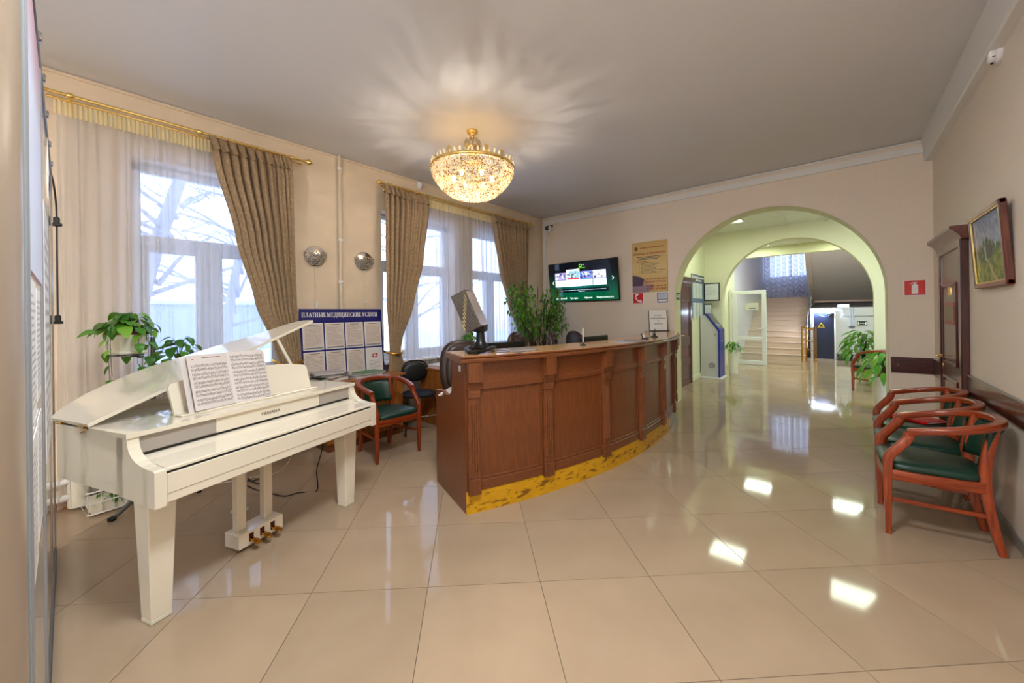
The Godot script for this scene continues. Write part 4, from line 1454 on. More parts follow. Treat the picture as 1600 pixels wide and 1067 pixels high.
func office_chair(label: String, at: Vector3, turn: float, top: float, arms := true):
	var o := thing("office_chair", label, "office chair", at, turn, "")
	var s := begin(false)
	pad(s, Vector3(0, 0.50, 0.02), 0.25, 0.055, 0.25, 3.6)
	put("seat", s, M.brown_leather, o)
	# tall shell back with a thick rounded edge
	var hh := top - 0.56
	for part in [["backrest", 0.0, 1.0, M.brown_leather], ["back_bolster", 0.052, 0.76, M.brown_leather]]:
		s = begin(false)
		var k: float = part[2]
		var cz := Vector3(0, 0.56 + hh * (0.5 if k == 1.0 else 0.46), -0.215 + part[1])
		pad(s, cz, 0.25 * k, 0.045 if k == 1.0 else 0.03, hh * 0.5 * k, 2.8, Basis(Vector3.RIGHT, PI / 2 - 0.14), 32, 1.0)
		put(part[0], s, part[3], o)
	s = begin(false)
	pad(s, Vector3(0, 0.56 + hh * 0.80, -0.19), 0.17, 0.03, hh * 0.13, 2.4, Basis(Vector3.RIGHT, PI / 2 - 0.14), 24)
	put("headrest", s, M.brown_leather, o)
	for sx in ([-1.0, 1.0] if arms else [1.0]):
		s = begin(false)
		var pp := curve([Vector3(sx * 0.22, 0.48, 0.08), Vector3(sx * 0.29, 0.56, 0.12), Vector3(sx * 0.30, 0.68, 0.10), Vector3(sx * 0.29, 0.69, -0.1), Vector3(sx * 0.23, 0.66, -0.2)], 5)
		tube(s, pp, 0.02, 8)
		put("armrest", s, M.dark, o)
	s = begin(false)
	tube(s, [Vector3(0, 0.08, 0), Vector3(0, 0.46, 0)], 0.028, 12)
	put("gas_lift", s, M.chrome, o)
	for k in 5:
		var a := TAU * k / 5.0
		s = begin(false)
		tube(s, [Vector3(0, 0.11, 0), Vector3(0.29 * sin(a), 0.07, 0.29 * cos(a))], 0.022, 8, 0.014)
		var lg := put("base_arm", s, M.dark, o)
		s = begin(false)
		lathe(s, [0, -0.02, 0.027, -0.018, 0.027, 0.018, 0, 0.02], 14, Vector3(0.29 * sin(a), 0.028, 0.29 * cos(a)), Basis(Vector3.UP, a) * Basis(Vector3.BACK, PI / 2))
		put("caster", s, M.black, lg)

func build_chairs():
	var gl := "green armchairs along the right wall"
	armchair("nearest of the three green leather armchairs along the right wall", Vector3(0.447, 0, -3.70), Vector2(-1, 0.02), gl)
	armchair("middle green leather armchair of the three along the right wall", Vector3(0.462, 0, -4.235), Vector2(-1, 0.0), gl)
	armchair("farthest green armchair along the right wall, a red folder on its seat", Vector3(0.478, 0, -4.77), Vector2(-1, -0.02), gl)
	armchair("green leather armchair beside the low wooden cabinet behind the piano", Vector3(-3.65, 0, -2.23), Vector2(1, 0.02))
	armchair("wooden armchair with green seat among the plants in the far hall", Vector3(0.51, 0, -9.17), Vector2(-0.63, -0.78))
	office_chair("brown leather office chair at the near end behind the counter", Vector3(-2.93, 0, -2.72), 1.05, 1.17, false)
	office_chair("brown leather office chair behind the counter, left one under the fig tree", Vector3(-2.80, 0, -3.72), 1.9, 1.23)
	office_chair("brown leather office chair behind the counter, right of the fig tree", Vector3(-2.80, 0, -4.48), 2.2, 1.235)
	office_chair("brown leather office chair behind the counter, farthest right and half hidden", Vector3(-2.87, 0, -5.16), 2.6, 1.19)
	# cafe chair
	var o := thing("cafe_chair", "black metal cafe chair with round backrest and navy seat behind the cabinet", "chair", Vector3(-4.07, 0, -2.94), 1.15)
	var s := begin(false)
	pad(s, Vector3(0, 0.455, 0.0), 0.205, 0.025, 0.195, 3.0)
	put("seat", s, M.navy, o)
	s = begin(false)
	pad(s, Vector3(0, 0.70, -0.215), 0.165, 0.018, 0.125, 2.4, Basis(Vector3.RIGHT, PI / 2 - 0.12))
	put("backrest", s, M.black, o)
	for sx in [-1.0, 1.0]:
		s = begin(false)
		tube(s, curve([Vector3(sx * 0.20, 0, -0.24), Vector3(sx * 0.19, 0.42, -0.17), Vector3(sx * 0.185, 0.68, -0.21), Vector3(sx * 0.12, 0.82, -0.24), Vector3(0, 0.845, -0.245)], 6), 0.011, 8)
		put("back_frame", s, M.black, o)
		s = begin(false)
		tube(s, [Vector3(sx * 0.21, 0, 0.22), Vector3(sx * 0.17, 0.43, 0.13)], 0.011, 8)
		put("front_leg", s, M.black, o)
	s = begin(false)
	tube(s, [Vector3(-0.2, 0.2, 0.18), Vector3(0.2, 0.2, 0.18)], 0.009, 8)
	put("stretcher", s, M.chrome, o)

# ---------------------------------------------------------------- desks by the window
func build_desks():
	var o := thing("low_cabinet", "low orange wood cabinet behind the piano carrying folders and the price board", "cabinet", Vector3(-4.305, 0, -2.28))
	var s := begin()
	box(s, Vector3(-0.005, 0.37, 0.0), Vector3(0.37, 0.62, 0.92), 0.002)
	put("body", s, M.deskwood_y, o)
	put("plinth", boxm(Vector3(0, 0.035, 0), Vector3(0.36, 0.07, 0.92)), M.mahogany_x, o)
	put("top", boxm(Vector3(0.005, 0.725, 0.0), Vector3(0.43, 0.025, 0.97), 0.004), M.deskwood_z, o)
	for k in 3:
		var d: MeshInstance3D = put("door", boxm(Vector3(0.187, 0.375, 0.305 - 0.305 * k), Vector3(0.016, 0.58, 0.298), 0.003), M.deskwood_y, o)
		s = begin(false)
		lathe(s, [0.006, 0, 0.006, 0.012, 0.011, 0.018, 0.009, 0.024, 0, 0.026], 10, Vector3(0.195, 0.5, 0.20 - 0.305 * k), Basis(Vector3.BACK, -PI / 2))
		put("knob", s, M.chrome, d)
	o = thing("side_desk", "orange wood desk standing below the second window", "desk", Vector3(-4.06, 0, -3.82))
	put("end_panel", boxm(Vector3(0, 0.36, 0.635), Vector3(0.58, 0.72, 0.025), 0.003), M.deskwood_y, o)
	put("end_panel", boxm(Vector3(0, 0.36, -0.635), Vector3(0.58, 0.72, 0.025), 0.003), M.deskwood_y, o)
	put("back_panel", boxm(Vector3(-0.25, 0.42, 0), Vector3(0.02, 0.5, 1.24), 0.002), M.deskwood_y, o)
	put("top", boxm(Vector3(0, 0.735, 0), Vector3(0.60, 0.028, 1.34), 0.004), M.deskwood_z, o)
	single("paper_stack", boxm(Vector3(0, 0.012, 0), Vector3(0.21, 0.024, 0.30), 0.001), M.paper, "stack of white paper on the side desk below the second window", "paper stack", Vector3(-4.20, 0.749, -3.42), 0.1)
	# price board leaning on the wall
	var b := thing("price_board", "blue framed board of eight price lists leaning on the wall above the cabinet", "notice board", Vector3(-4.385, 0.738, -2.165), PI / 2)
	b.rotation.x = 0.0
	b.basis = Basis(Vector3.UP, PI / 2) * Basis(Vector3.RIGHT, -0.085)
	var W := 0.98
	var H := 0.795
	put("board", boxm(Vector3(0, H / 2, -0.008), Vector3(W, H, 0.014), 0.002), M.blue, b)
	word(b, "ПЛАТНЫЕ МЕДИЦИНСКИЕ УСЛУГИ", 0.05, Vector3(-0.02, H - 0.068, 0.0005), M.ink_white, 0.90, true, true)
	for r in 2:
		for c in 4:
			var x := -0.357 + 0.238 * c
			var y := H - 0.155 - 0.155 - 0.32 * r
			var im: Image
			if r == 1 and c == 3:
				im = print_tex(128, 156, Color(0.86, 0.84, 0.84), Color(0.5, 0.45, 0.45), 0.15, 0.85, 0.5, 0.85, 6, 91)
				for k in 60:
					var a := k * 0.31
					im.fill_rect(Rect2i(int(64 + 22 * cos(a) * (0.4 + 0.6 * absf(sin(a * 2.3)))), int(46 + 13 * sin(a)), 8, 6), Color(0.62, 0.08, 0.06) if k % 3 else Color(0.9, 0.75, 0.72))
			else:
				im = print_tex(128, 156, Color(0.84, 0.79, 0.75), Color(0.45, 0.40, 0.37), 0.08, 0.92, 0.08, 0.86, 17, 60 + r * 4 + c, 0.55)
				im.fill_rect(Rect2i(30, 5, 70, 4), Color(0.5, 0.45, 0.42))
				if r == 0:
					im.fill_rect(Rect2i(6, 146, 116, 5), Color(0.30, 0.36, 0.50))
			var pk := put("pocket", boxm(Vector3(x, y, 0.001), Vector3(0.222, 0.30, 0.004), 0.001), M.plastic_white, b)
			put("price_list", card(0.206, 0.284, 0.002), img_mat(im, 0.4), pk, Vector3(x, y, 0.0045))
	# folders on the cabinet
	var fz := -1.92
	var cols := [[Color(0.10, 0.30, 0.16), 0.34, "green ring binder at the bottom of the pile on the low cabinet"], [Color(0.75, 0.72, 0.72), 0.31, "grey paper folder in the pile on the low cabinet, second from bottom"], [Color(0.16, 0.14, 0.15), 0.32, "black folder in the middle of the pile on the low cabinet"], [Color(0.70, 0.68, 0.69), 0.30, "light grey folder on top of the pile on the low cabinet"]]
	var y := 0.7375
	for i in 4:
		var hgt: float = [0.045, 0.022, 0.014, 0.022][i]
		var f := thing("folder", cols[i][2], "folder", Vector3(-4.27, y, fz + [0.02, -0.03, 0.0, 0.03][i]), [0.15, 0.35, 0.05, -0.2][i], "folders piled on the low cabinet")
		folder(f, Vector2(0.24, cols[i][1]), hgt, mat(cols[i][0], 0.4))
		y += hgt
	var f := thing("folder", "thick grey folder lying flat beneath the bright green folder on the cabinet", "folder", Vector3(-4.26, 0.7375, -2.30), 0.1, "folders piled on the low cabinet")
	folder(f, Vector2(0.25, 0.36), 0.028, mat(Color(0.62, 0.60, 0.62), 0.5))
	f = thing("folder", "bright green plastic folder on the right of the low cabinet", "folder", Vector3(-4.25, 0.7655, -2.36), 0.12, "folders piled on the low cabinet")
	folder(f, Vector2(0.23, 0.32), 0.022, mat(Color(0.16, 0.46, 0.24), 0.35))
	# papers in the hollow at the counter's end
	for i in 3:
		single("paper_sheaf", boxm(Vector3(0, 0.006 + 0.012 * i, 0), Vector3(0.22, 0.011, 0.30), 0.001), M.paper, ["white papers at the bottom of the pile in the counter's low end", "white papers in the middle of the pile in the counter's low end", "top white papers of the pile in the counter's low end"][i], "paper stack", Vector3(-2.50, 0.766, -2.22), 0.3 + 0.12 * i, "papers at the counter's low end")

func folder(o: Node3D, sz: Vector2, h: float, m: Material):
	put("cover", boxm(Vector3(0, h - 0.0015, 0), Vector3(sz.x, 0.003, sz.y), 0.001), m, o)
	put("cover", boxm(Vector3(0, 0.0015, 0), Vector3(sz.x, 0.003, sz.y), 0.001), m, o)
	put("spine", boxm(Vector3(-sz.x / 2 + 0.0015, h / 2, 0), Vector3(0.003, h, sz.y), 0.001), m, o)
	put("pages", boxm(Vector3(0.0, h / 2, 0), Vector3(sz.x - 0.012, h - 0.007, sz.y - 0.012)), M.paper, o)

# ---------------------------------------------------------------- things on the walls
func disc(r: float, d: float, c: Vector3, b: Basis, n := 24) -> SurfaceTool:
	var s := begin(false)
	lathe(s, [0, 0, r, 0.0, r, d * 0.7, r * 0.93, d, 0, d], n, c, b)
	return s

func build_wall_things():
	var TOX := Basis(Vector3.BACK, -PI / 2)     # local +y to world +x
	var TOMX := Basis(Vector3.BACK, PI / 2)
	var TOZ := Basis(Vector3.RIGHT, PI / 2)
	var s: SurfaceTool
	# crystal wall lamps
	for k in 2:
		var z: float = [-1.885, -2.475][k]
		var o := thing("wall_lamp", ["unlit round crystal wall lamp left of the white pipe", "unlit round crystal wall lamp right of the white pipe"][k], "wall lamp", Vector3(XL, 2.13, z), 0.0, "crystal wall lamps")
		put("back_plate", disc(0.118, 0.016, Vector3.ZERO, TOX, 32), M.chrome, o)
		var bm := SphereMesh.new()
		bm.radius = 1.0
		bm.height = 2.0
		bm.radial_segments = 6
		bm.rings = 3
		for j in 9:
			var yy := 0.035 - 0.0165 * j
			var rr := 0.122 * sqrt(maxf(0.02, 1.0 - pow((yy - 0.035) / 0.15, 2.0)))
			for i in 12:
				var a := PI * (i + 0.5 * (j % 2)) / 11.0
				if a > PI:
					continue
				put("crystal", bm, M.crystal if (i + j) % 3 else M.chrome, o, Vector3(0.012 + rr * 0.62 * sin(a), yy, rr * cos(a)), Basis.from_scale(Vector3(0.0085, 0.0095, 0.0085)))
		s = begin(false)
		tube(s, [Vector3(0.015, 0.04, -0.122), Vector3(0.09, 0.042, -0.06), Vector3(0.09, 0.042, 0.06), Vector3(0.015, 0.04, 0.122)], 0.004, 6)
		put("rim", s, M.gold, o)
		s = begin()
		box(s, Vector3(0.007, -0.56, 0.0), Vector3(0.014, 0.9, 0.016), 0.003)
		put("cable_cover", s, M.wall_window, o)
		put("junction_box", boxm(Vector3(0.012, -0.55 + 0.04 * k, -0.006), Vector3(0.024, 0.06 if k == 0 else 0.025, 0.028), 0.004), M.white, o)
	# heating pipe
	s = begin(false)
	tube(s, [Vector3(XL + 0.03, 0.0, -2.165), Vector3(XL + 0.03, CEIL - 0.005, -2.165)], 0.021, 12)
	var p := single("heating_pipe", s, mat(Color(0.84, 0.78, 0.70), 0.4), "vertical pale heating pipe on the wall between the two crystal lamps", "pipe")
	for y in [1.35, 1.85, 2.35, 3.2]:
		s = begin(false)
		lathe(s, [0.021, -0.018, 0.03, -0.014, 0.03, 0.014, 0.021, 0.018], 12, Vector3(XL + 0.03, y, -2.165))
		put("clamp", s, M.white, p)
	for q in [[-2.9, "round smoke detector on the window wall below the ceiling"]]:
		var o := thing("smoke_detector", q[1], "smoke detector", Vector3(XL, 3.295, -3.33))
		put("base", disc(0.052, 0.014, Vector3.ZERO, TOX), M.plastic_white, o)
		put("sensor_head", disc(0.040, 0.03, Vector3(0.012, 0, 0), TOX), M.plastic_white, o)
	var sd := thing("smoke_detector", "white smoke detector high on the right wall below the duct", "smoke detector", Vector3(XR, 3.085, -3.94))
	put("base", disc(0.055, 0.022, Vector3.ZERO, TOMX), M.plastic_white, sd)
	put("sensor_head", disc(0.047, 0.034, Vector3(-0.02, 0, 0), TOMX), M.plastic_white, sd)
	for k in 6:
		var a := TAU * k / 6.0
		put("vent_slot", boxm(Vector3(-0.036, 0.047 * cos(a), 0.047 * sin(a)), Vector3(0.012, 0.02, 0.006), 0.0, Basis(Vector3.RIGHT, a)), M.black, sd)
	# camera in the corner
	var o := thing("security_camera", "small white dome security camera with black lens high in the corner", "camera", Vector3(-4.33, 3.115, ZB))
	put("bracket", boxm(Vector3(0.03, 0.06, 0.02), Vector3(0.05, 0.03, 0.04), 0.006), M.grey_metal, o)
	s = begin(false)
	lathe(s, [0, -0.07, 0.04, -0.055, 0.062, -0.02, 0.066, 0.02, 0.05, 0.05, 0, 0.055], 20, Vector3(0, 0, 0.07), TOZ)
	put("housing", s, M.plastic_white, o)
	put("lens", disc(0.045, 0.012, Vector3(0, 0, 0.118), Basis(Vector3.UP, 0.3) * TOZ), M.black, o)
	put("lens_ring", disc(0.018, 0.008, Vector3(0, 0, 0.128), TOZ), M.chrome, o)
	# television
	o = thing("television", "wall mounted television showing a green menu with news tiles", "television", Vector3(-3.595, 2.03, ZB + 0.10))
	o.basis = Basis(Vector3.RIGHT, 0.11)
	var W := 1.44
	var H := 0.74
	put("housing", boxm(Vector3(0, 0, -0.02), Vector3(W, H, 0.035), 0.006), M.black, o)
	put("wall_mount", boxm(Vector3(0, 0, -0.06), Vector3(0.4, 0.3, 0.06), 0.005), M.dark, o)
	var im := Image.create(512, 256, false, Image.FORMAT_RGB8)
	for y in 256:
		for x in 512:
			var t := clampf((y - 60.0) / 150.0, 0, 1)
			var c := Color(0.02, 0.035, 0.055).lerp(Color(0.0, 0.24, 0.14), t)
			c = c.lerp(Color(0.02, 0.36, 0.36), 0.7 * exp(-pow((x - 240) / 130.0, 2.0) - pow((y - 165) / 40.0, 2.0)))
			im.set_pixel(x, y, c)
	var r := RandomNumberGenerator.new()
	r.seed = 8
	im.fill_rect(Rect2i(50, 174, 400, 26), Color(0.015, 0.05, 0.09))
	for k in 4:
		var x0 := 48 + 98 * k
		var big := 8 if k == 1 else 0
		if k == 1:
			im.fill_rect(Rect2i(x0 - 5, 44, 104, 116), Color(0.85, 0.88, 0.95))
		var top: Color = [Color(0.55, 0.52, 0.72), Color(0.45, 0.62, 0.68), Color(0.38, 0.45, 0.75), Color(0.75, 0.76, 0.82)][k]
		im.fill_rect(Rect2i(x0, 62 - big, 94, 50 + big), top)
		for m in 26:
			im.fill_rect(Rect2i(x0 + r.randi() % 80, 62 - big + r.randi() % 38, 6 + r.randi() % 12, 4 + r.randi() % 10), top.lerp(Color(0.92, 0.92, 0.98) if r.randf() < 0.5 else Color(0.12, 0.1, 0.25), 0.75))
		if k == 1:
			im.fill_rect(Rect2i(x0, 102, 94, 9), Color(0.75, 0.10, 0.08))
		im.fill_rect(Rect2i(x0, 115, 94, 44), Color(0.80, 0.86, 0.96))
		for m in 3:
			im.fill_rect(Rect2i(x0 + 6, 120 + 9 * m, 50 + r.randi() % 34, 2), Color(0.35, 0.40, 0.50))
		im.fill_rect(Rect2i(x0 + 86, 152, 4, 4), Color(0.3, 0.35, 0.45))
	for m in 60:
		im.fill_rect(Rect2i(70 + m * 6, 184, 2 + r.randi() % 4, 3), Color(0.8, 0.9, 0.9))
	im.fill_rect(Rect2i(228, 193, 50, 3), Color(0.7, 0.85, 0.85))
	for a in 60:
		im.fill_rect(Rect2i(int(252 + 9 * cos(a * 0.105)), int(22 + 9 * sin(a * 0.105)), 4, 4), Color(0.45, 0.85, 0.15))
	im.fill_rect(Rect2i(270, 16, 10, 6), Color(0.6, 0.65, 0.7))
	im.fill_rect(Rect2i(226, 37, 62, 5), Color(0.35, 0.65, 0.15))
	for k in 12:
		im.fill_rect(Rect2i(24 + k, 128 - k, 2, 3), Color.WHITE)
		im.fill_rect(Rect2i(24 + k, 128 + k, 2, 3), Color.WHITE)
		im.fill_rect(Rect2i(486 - k, 118 - k, 2, 3), Color.WHITE)
		im.fill_rect(Rect2i(486 - k, 118 + k, 2, 3), Color.WHITE)
	var tm := mat(Color(0.02, 0.02, 0.02), 0.08)
	tm.emission_enabled = true
	tm.emission = Color.WHITE
	tm.emission_operator = BaseMaterial3D.EMISSION_OP_MULTIPLY
	tm.emission_texture = ImageTexture.create_from_image(im)
	tm.emission_energy_multiplier = 1.15
	var scr := put("screen", card(W - 0.03, H - 0.035, 0.002), tm, o, Vector3(0, 0.004, -0.0005))
	var wh := glow(Color(0.85, 0.95, 0.92), 0.6)
	for q in [["Выбор врачей", -0.50], ["Тренды", -0.18], ["Афиша", 0.12], ["Видеоновости", 0.45]]:
		word(scr, q[0], 0.032, Vector3(q[1], -0.305, 0.001), wh, 0.0, false, true)
	s = begin(false)
	tube(s, curve([Vector3(-0.62, -0.36, -0.04), Vector3(-0.55, -0.43, -0.05), Vector3(-0.48, -0.39, -0.06), Vector3(-0.44, -0.36, -0.06)]), 0.004, 6)
	put("cable", s, M.black, o)
	# poster
	o = thing("clinic_poster", "tall yellow clinic poster with red headings on the arch wall", "poster", Vector3(-2.372, 2.198, ZB))
	im = Image.create(256, 364, false, Image.FORMAT_RGB8)
	for y in 364:
		for x in 256:
			im.set_pixel(x, y, Color(0.80, 0.66, 0.38).lerp(Color(0.86, 0.76, 0.52), clampf(1.0 - absf(y - 190) / 190.0, 0, 1)))
	var ph := pv([0, 236, 60, 252, 130, 300, 110, 312, 150, 300, 160, 330, 120, 364, 0, 364])
	for y in range(230, 364):
		for x in 170:
			if Geometry2D.is_point_in_polygon(Vector2(x, y), ph):
				var c := Color(0.34, 0.26, 0.36) if x + (y - 236) * 0.2 < 95 else Color(0.72, 0.58, 0.48)
				if y > 318:
					c = Color(0.60, 0.50, 0.55)
				im.set_pixel(x, y, c)
	for k in 3:
		im.fill_rect(Rect2i(34 + 6 * k, 106 + 9 * k, 190 - 22 * k, 4), Color(0.30, 0.28, 0.30))
	r.seed = 4
	for k in 9:
		var x := 66
		while x < 150 + r.randi() % 90:
			var l := 8 + r.randi() % 16
			im.fill_rect(Rect2i(x, 152 + 9 * k, l, 3), Color(0.36, 0.31, 0.26))
			x += l + 4
		im.fill_rect(Rect2i(56, 152 + 9 * k, 3, 3), Color(0.36, 0.31, 0.26))
	put("panel", boxm(Vector3(0, 0, 0.006), Vector3(0.585, 0.835, 0.012), 0.002), mat(Color(0.70, 0.58, 0.36), 0.5), o)
	put("print", card(0.578, 0.828, 0.002), img_mat(im, 0.5), o, Vector3(0, 0, 0.0135))
	var red: Material = M.ink_red
	word(o, "КЛИНИКА ЛЕЧЕНИЯ БОЛИ", 0.034, Vector3(0.0, 0.22, 0.0145), red, 0.53, false, true)
	word(o, "Мы лечим", 0.03, Vector3(-0.13, 0.09, 0.0145), red, 0.17, false, true)
	word(o, "25 ЛЕТ МЫ ПРИМЕНЯЕМ", 0.024, Vector3(0.085, -0.205, 0.0145), red, 0.37, false, true)
	word(o, "ЛЕЧЕБНЫЕ БЛОКАДЫ", 0.024, Vector3(0.095, -0.248, 0.0145), red, 0.34, false, true)
	word(o, "+7 (499) 158-18-22", 0.027, Vector3(0.10, -0.322, 0.0145), red, 0.335, false, true)
	word(o, "+7 (495) 363-0808", 0.027, Vector3(0.10, -0.368, 0.0145), red, 0.335, false, true)
	put("heading_line", boxm(Vector3(0.045, 0.318, 0.0145), Vector3(0.40, 0.011, 0.001)), red, o)
	for k in 6:
		put("emblem_petal", disc(0.012, 0.001, Vector3(-0.22 + 0.02 * cos(TAU * k / 6), 0.312 + 0.02 * sin(TAU * k / 6), 0.0145), TOZ, 8), mat(Color(0.35, 0.05, 0.06), 0.5), o)
	# telephone sign
	o = thing("phone_sign", "square red fire telephone sign with a white handset below the poster", "sign", Vector3(-2.57, 1.685, ZB))
	put("plate", boxm(Vector3(0, 0, 0.003), Vector3(0.19, 0.19, 0.006), 0.001), M.ink_white, o)
	put("red_field", boxm(Vector3(0, 0, 0.0065), Vector3(0.168, 0.168, 0.002), 0.0), M.red, o)
	s = begin(false)
	sweep(s, curve([Vector3(-0.035, 0.052, 0.008), Vector3(-0.042, 0.02, 0.008), Vector3(-0.015, -0.035, 0.008), Vector3(0.03, -0.062, 0.008)], 6), rrect(0.5, 2), range(19).map(func(_k): return Vector2(0.011, 0.0015)), Vector3.BACK)
	box(s, Vector3(-0.022, 0.058, 0.008), Vector3(0.05, 0.034, 0.003), 0.0, Basis(Vector3.BACK, 0.35))
	box(s, Vector3(0.042, -0.055, 0.008), Vector3(0.034, 0.05, 0.003), 0.0, Basis(Vector3.BACK, 0.9))
	put("handset_symbol", s, M.ink_white, o)
	# blue framed notice
	o = thing("small_notice", "small white notice with blue borders beside the arch, below the poster", "sign", Vector3(-2.168, 1.682, ZB))
	put("plate", boxm(Vector3(0, 0, 0.002), Vector3(0.185, 0.18, 0.004), 0.001), M.ink_white, o)
	s = begin()
	for q in [[0, 0.074, 0.165, 0.014], [0, -0.074, 0.165, 0.014], [0, -0.025, 0.165, 0.012], [-0.076, 0, 0.014, 0.16], [0.076, 0, 0.014, 0.16]]:
		box(s, Vector3(q[0], q[1], 0.0046), Vector3(q[2], q[3], 0.0015))
	put("border", s, mat(Color(0.22, 0.28, 0.52), 0.4), o)
	put("fine_print", card(0.13, 0.07, 0.0008), img_mat(print_tex(64, 36, Color(0.82, 0.84, 0.9), Color(0.3, 0.35, 0.55), 0.08, 0.92, 0.1, 0.9, 5, 71)), o, Vector3(0, 0.03, 0.0048))
	# extinguisher sign
	o = thing("extinguisher_sign", "red fire extinguisher sign on the wall right of the arch", "sign", Vector3(0.662, 1.686, ZB))
	put("plate", boxm(Vector3(0, 0, 0.003), Vector3(0.182, 0.182, 0.006), 0.001), M.ink_white, o)
	put("red_field", boxm(Vector3(0, 0, 0.0065), Vector3(0.166, 0.166, 0.002)), M.red, o)
	s = begin()
	prism(s, pv([-0.026, -0.068, 0.026, -0.068, 0.026, 0.025, 0.016, 0.038, 0.006, 0.042, 0.006, 0.052, 0.018, 0.056, 0.018, 0.062, -0.012, 0.062, -0.036, 0.046, -0.033, 0.041, -0.012, 0.05, -0.006, 0.05, -0.006, 0.042, -0.016, 0.038, -0.026, 0.025]), 0.0075, 0.0085)
	put("extinguisher_symbol", s, M.ink_white, o)
	# evacuation sign on the arch jamb
	o = thing("exit_sign", "small green evacuation sign on the inner side of the first arch", "sign", Vector3(-1.978, 1.70, -6.485), PI / 2)
	put("plate", boxm(Vector3(0, 0, 0.002), Vector3(0.20, 0.115, 0.004), 0.001), M.sign_green, o)
	s = begin()
	box(s, Vector3(0.07, 0, 0.0045), Vector3(0.05, 0.08, 0.001))
	box(s, Vector3(-0.01, 0.0, 0.0045), Vector3(0.016, 0.06, 0.001), 0.0, Basis(Vector3.BACK, 0.5))
	box(s, Vector3(-0.04, -0.01, 0.0045), Vector3(0.04, 0.012, 0.001))
	box(s, Vector3(-0.07, 0.0, 0.0045), Vector3(0.02, 0.05, 0.001), 0.0, Basis(Vector3.BACK, -0.6))
	put("running_figure", s, M.ink_white, o)
	# painting
	o = thing("landscape_painting", "framed landscape painting of trees and grass on the right wall", "painting", Vector3(XR - 0.02, 1.85, -4.075), -PI / 2)
	o.basis = Basis(Vector3.UP, -PI / 2) * Basis(Vector3.RIGHT, 0.06)
	im = Image.create(256, 192, false, Image.FORMAT_RGB8)
	var nz := FastNoiseLite.new()
	nz.seed = 12
	nz.frequency = 0.035
	nz.fractal_octaves = 4
	for y in 192:
		for x in 256:
			var n := nz.get_noise_2d(x, y)
			var c := Color(0.42, 0.45, 0.62).lerp(Color(0.66, 0.66, 0.72), clampf(y / 90.0 + n * 0.7, 0, 1))
			var hz := 88 + 26 * nz.get_noise_2d(x * 1.8, 0) - 22 * exp(-pow((x - 120) / 34.0, 2.0))
			if y > hz:
				c = Color(0.20, 0.27, 0.12).lerp(Color(0.42, 0.44, 0.30), clampf(0.5 + n * 1.6, 0, 1))
			if y > 118 + 14 * sin(x * 0.02) + n * 20:
				c = Color(0.36, 0.42, 0.12).lerp(Color(0.62, 0.60, 0.24), clampf(0.5 + n * 1.4, 0, 1))
			if absf(x - (105 + (y - 120) * 0.9)) < 4 + (y - 120) * 0.12 and y > 122:
				c = Color(0.72, 0.62, 0.42)
			if x > 108 and x < 150 and y > 84 and y < 122:
				c = Color(0.30, 0.27, 0.24)
			if x > 92 and x < 104 and y > 88 and y < 128:
				c = Color(0.72, 0.70, 0.62)
			im.set_pixel(x, y, c)
	put("canvas", card(0.66, 0.465, 0.006), img_mat(im, 0.5), o, Vector3(0, 0, 0.012))
	for q in [[Vector3(0, 0.2475, 0.012), Vector3(0.73, 0.035, 0.036), "cherry_x"], [Vector3(0, -0.2475, 0.012), Vector3(0.73, 0.035, 0.036), "cherry_x"], [Vector3(-0.3475, 0, 0.012), Vector3(0.035, 0.53, 0.036), "doorwood_y"], [Vector3(0.3475, 0, 0.012), Vector3(0.035, 0.53, 0.036), "doorwood_y"]]:
		put("frame_bar", boxm(q[0], q[1], 0.007), M[q[2]], o)
	s = begin()
	for q in [[0, 0.229, 0.66, 0.008], [0, -0.229, 0.66, 0.008], [-0.327, 0, 0.008, 0.46], [0.327, 0, 0.008, 0.46]]:
		box(s, Vector3(q[0], q[1], 0.022), Vector3(q[2], q[3], 0.012), 0.003)
	put("gilt_fillet", s, M.gold, o)
	# panelled door on the right wall
	door(struct("door_1", "dark panelled wooden door with cornice on the right wall", "door"), Transform3D(Basis(Vector3.UP, -PI / 2), Vector3(XR, 0, -5.25)), 0.92, 2.03, true)
	door(struct("door_2", "dark panelled wooden door in the hall's left wall", "door"), Transform3D(Basis(Vector3.UP, PI / 2), Vector3(-2.34, 0, -7.93)), 0.90, 2.03, false)

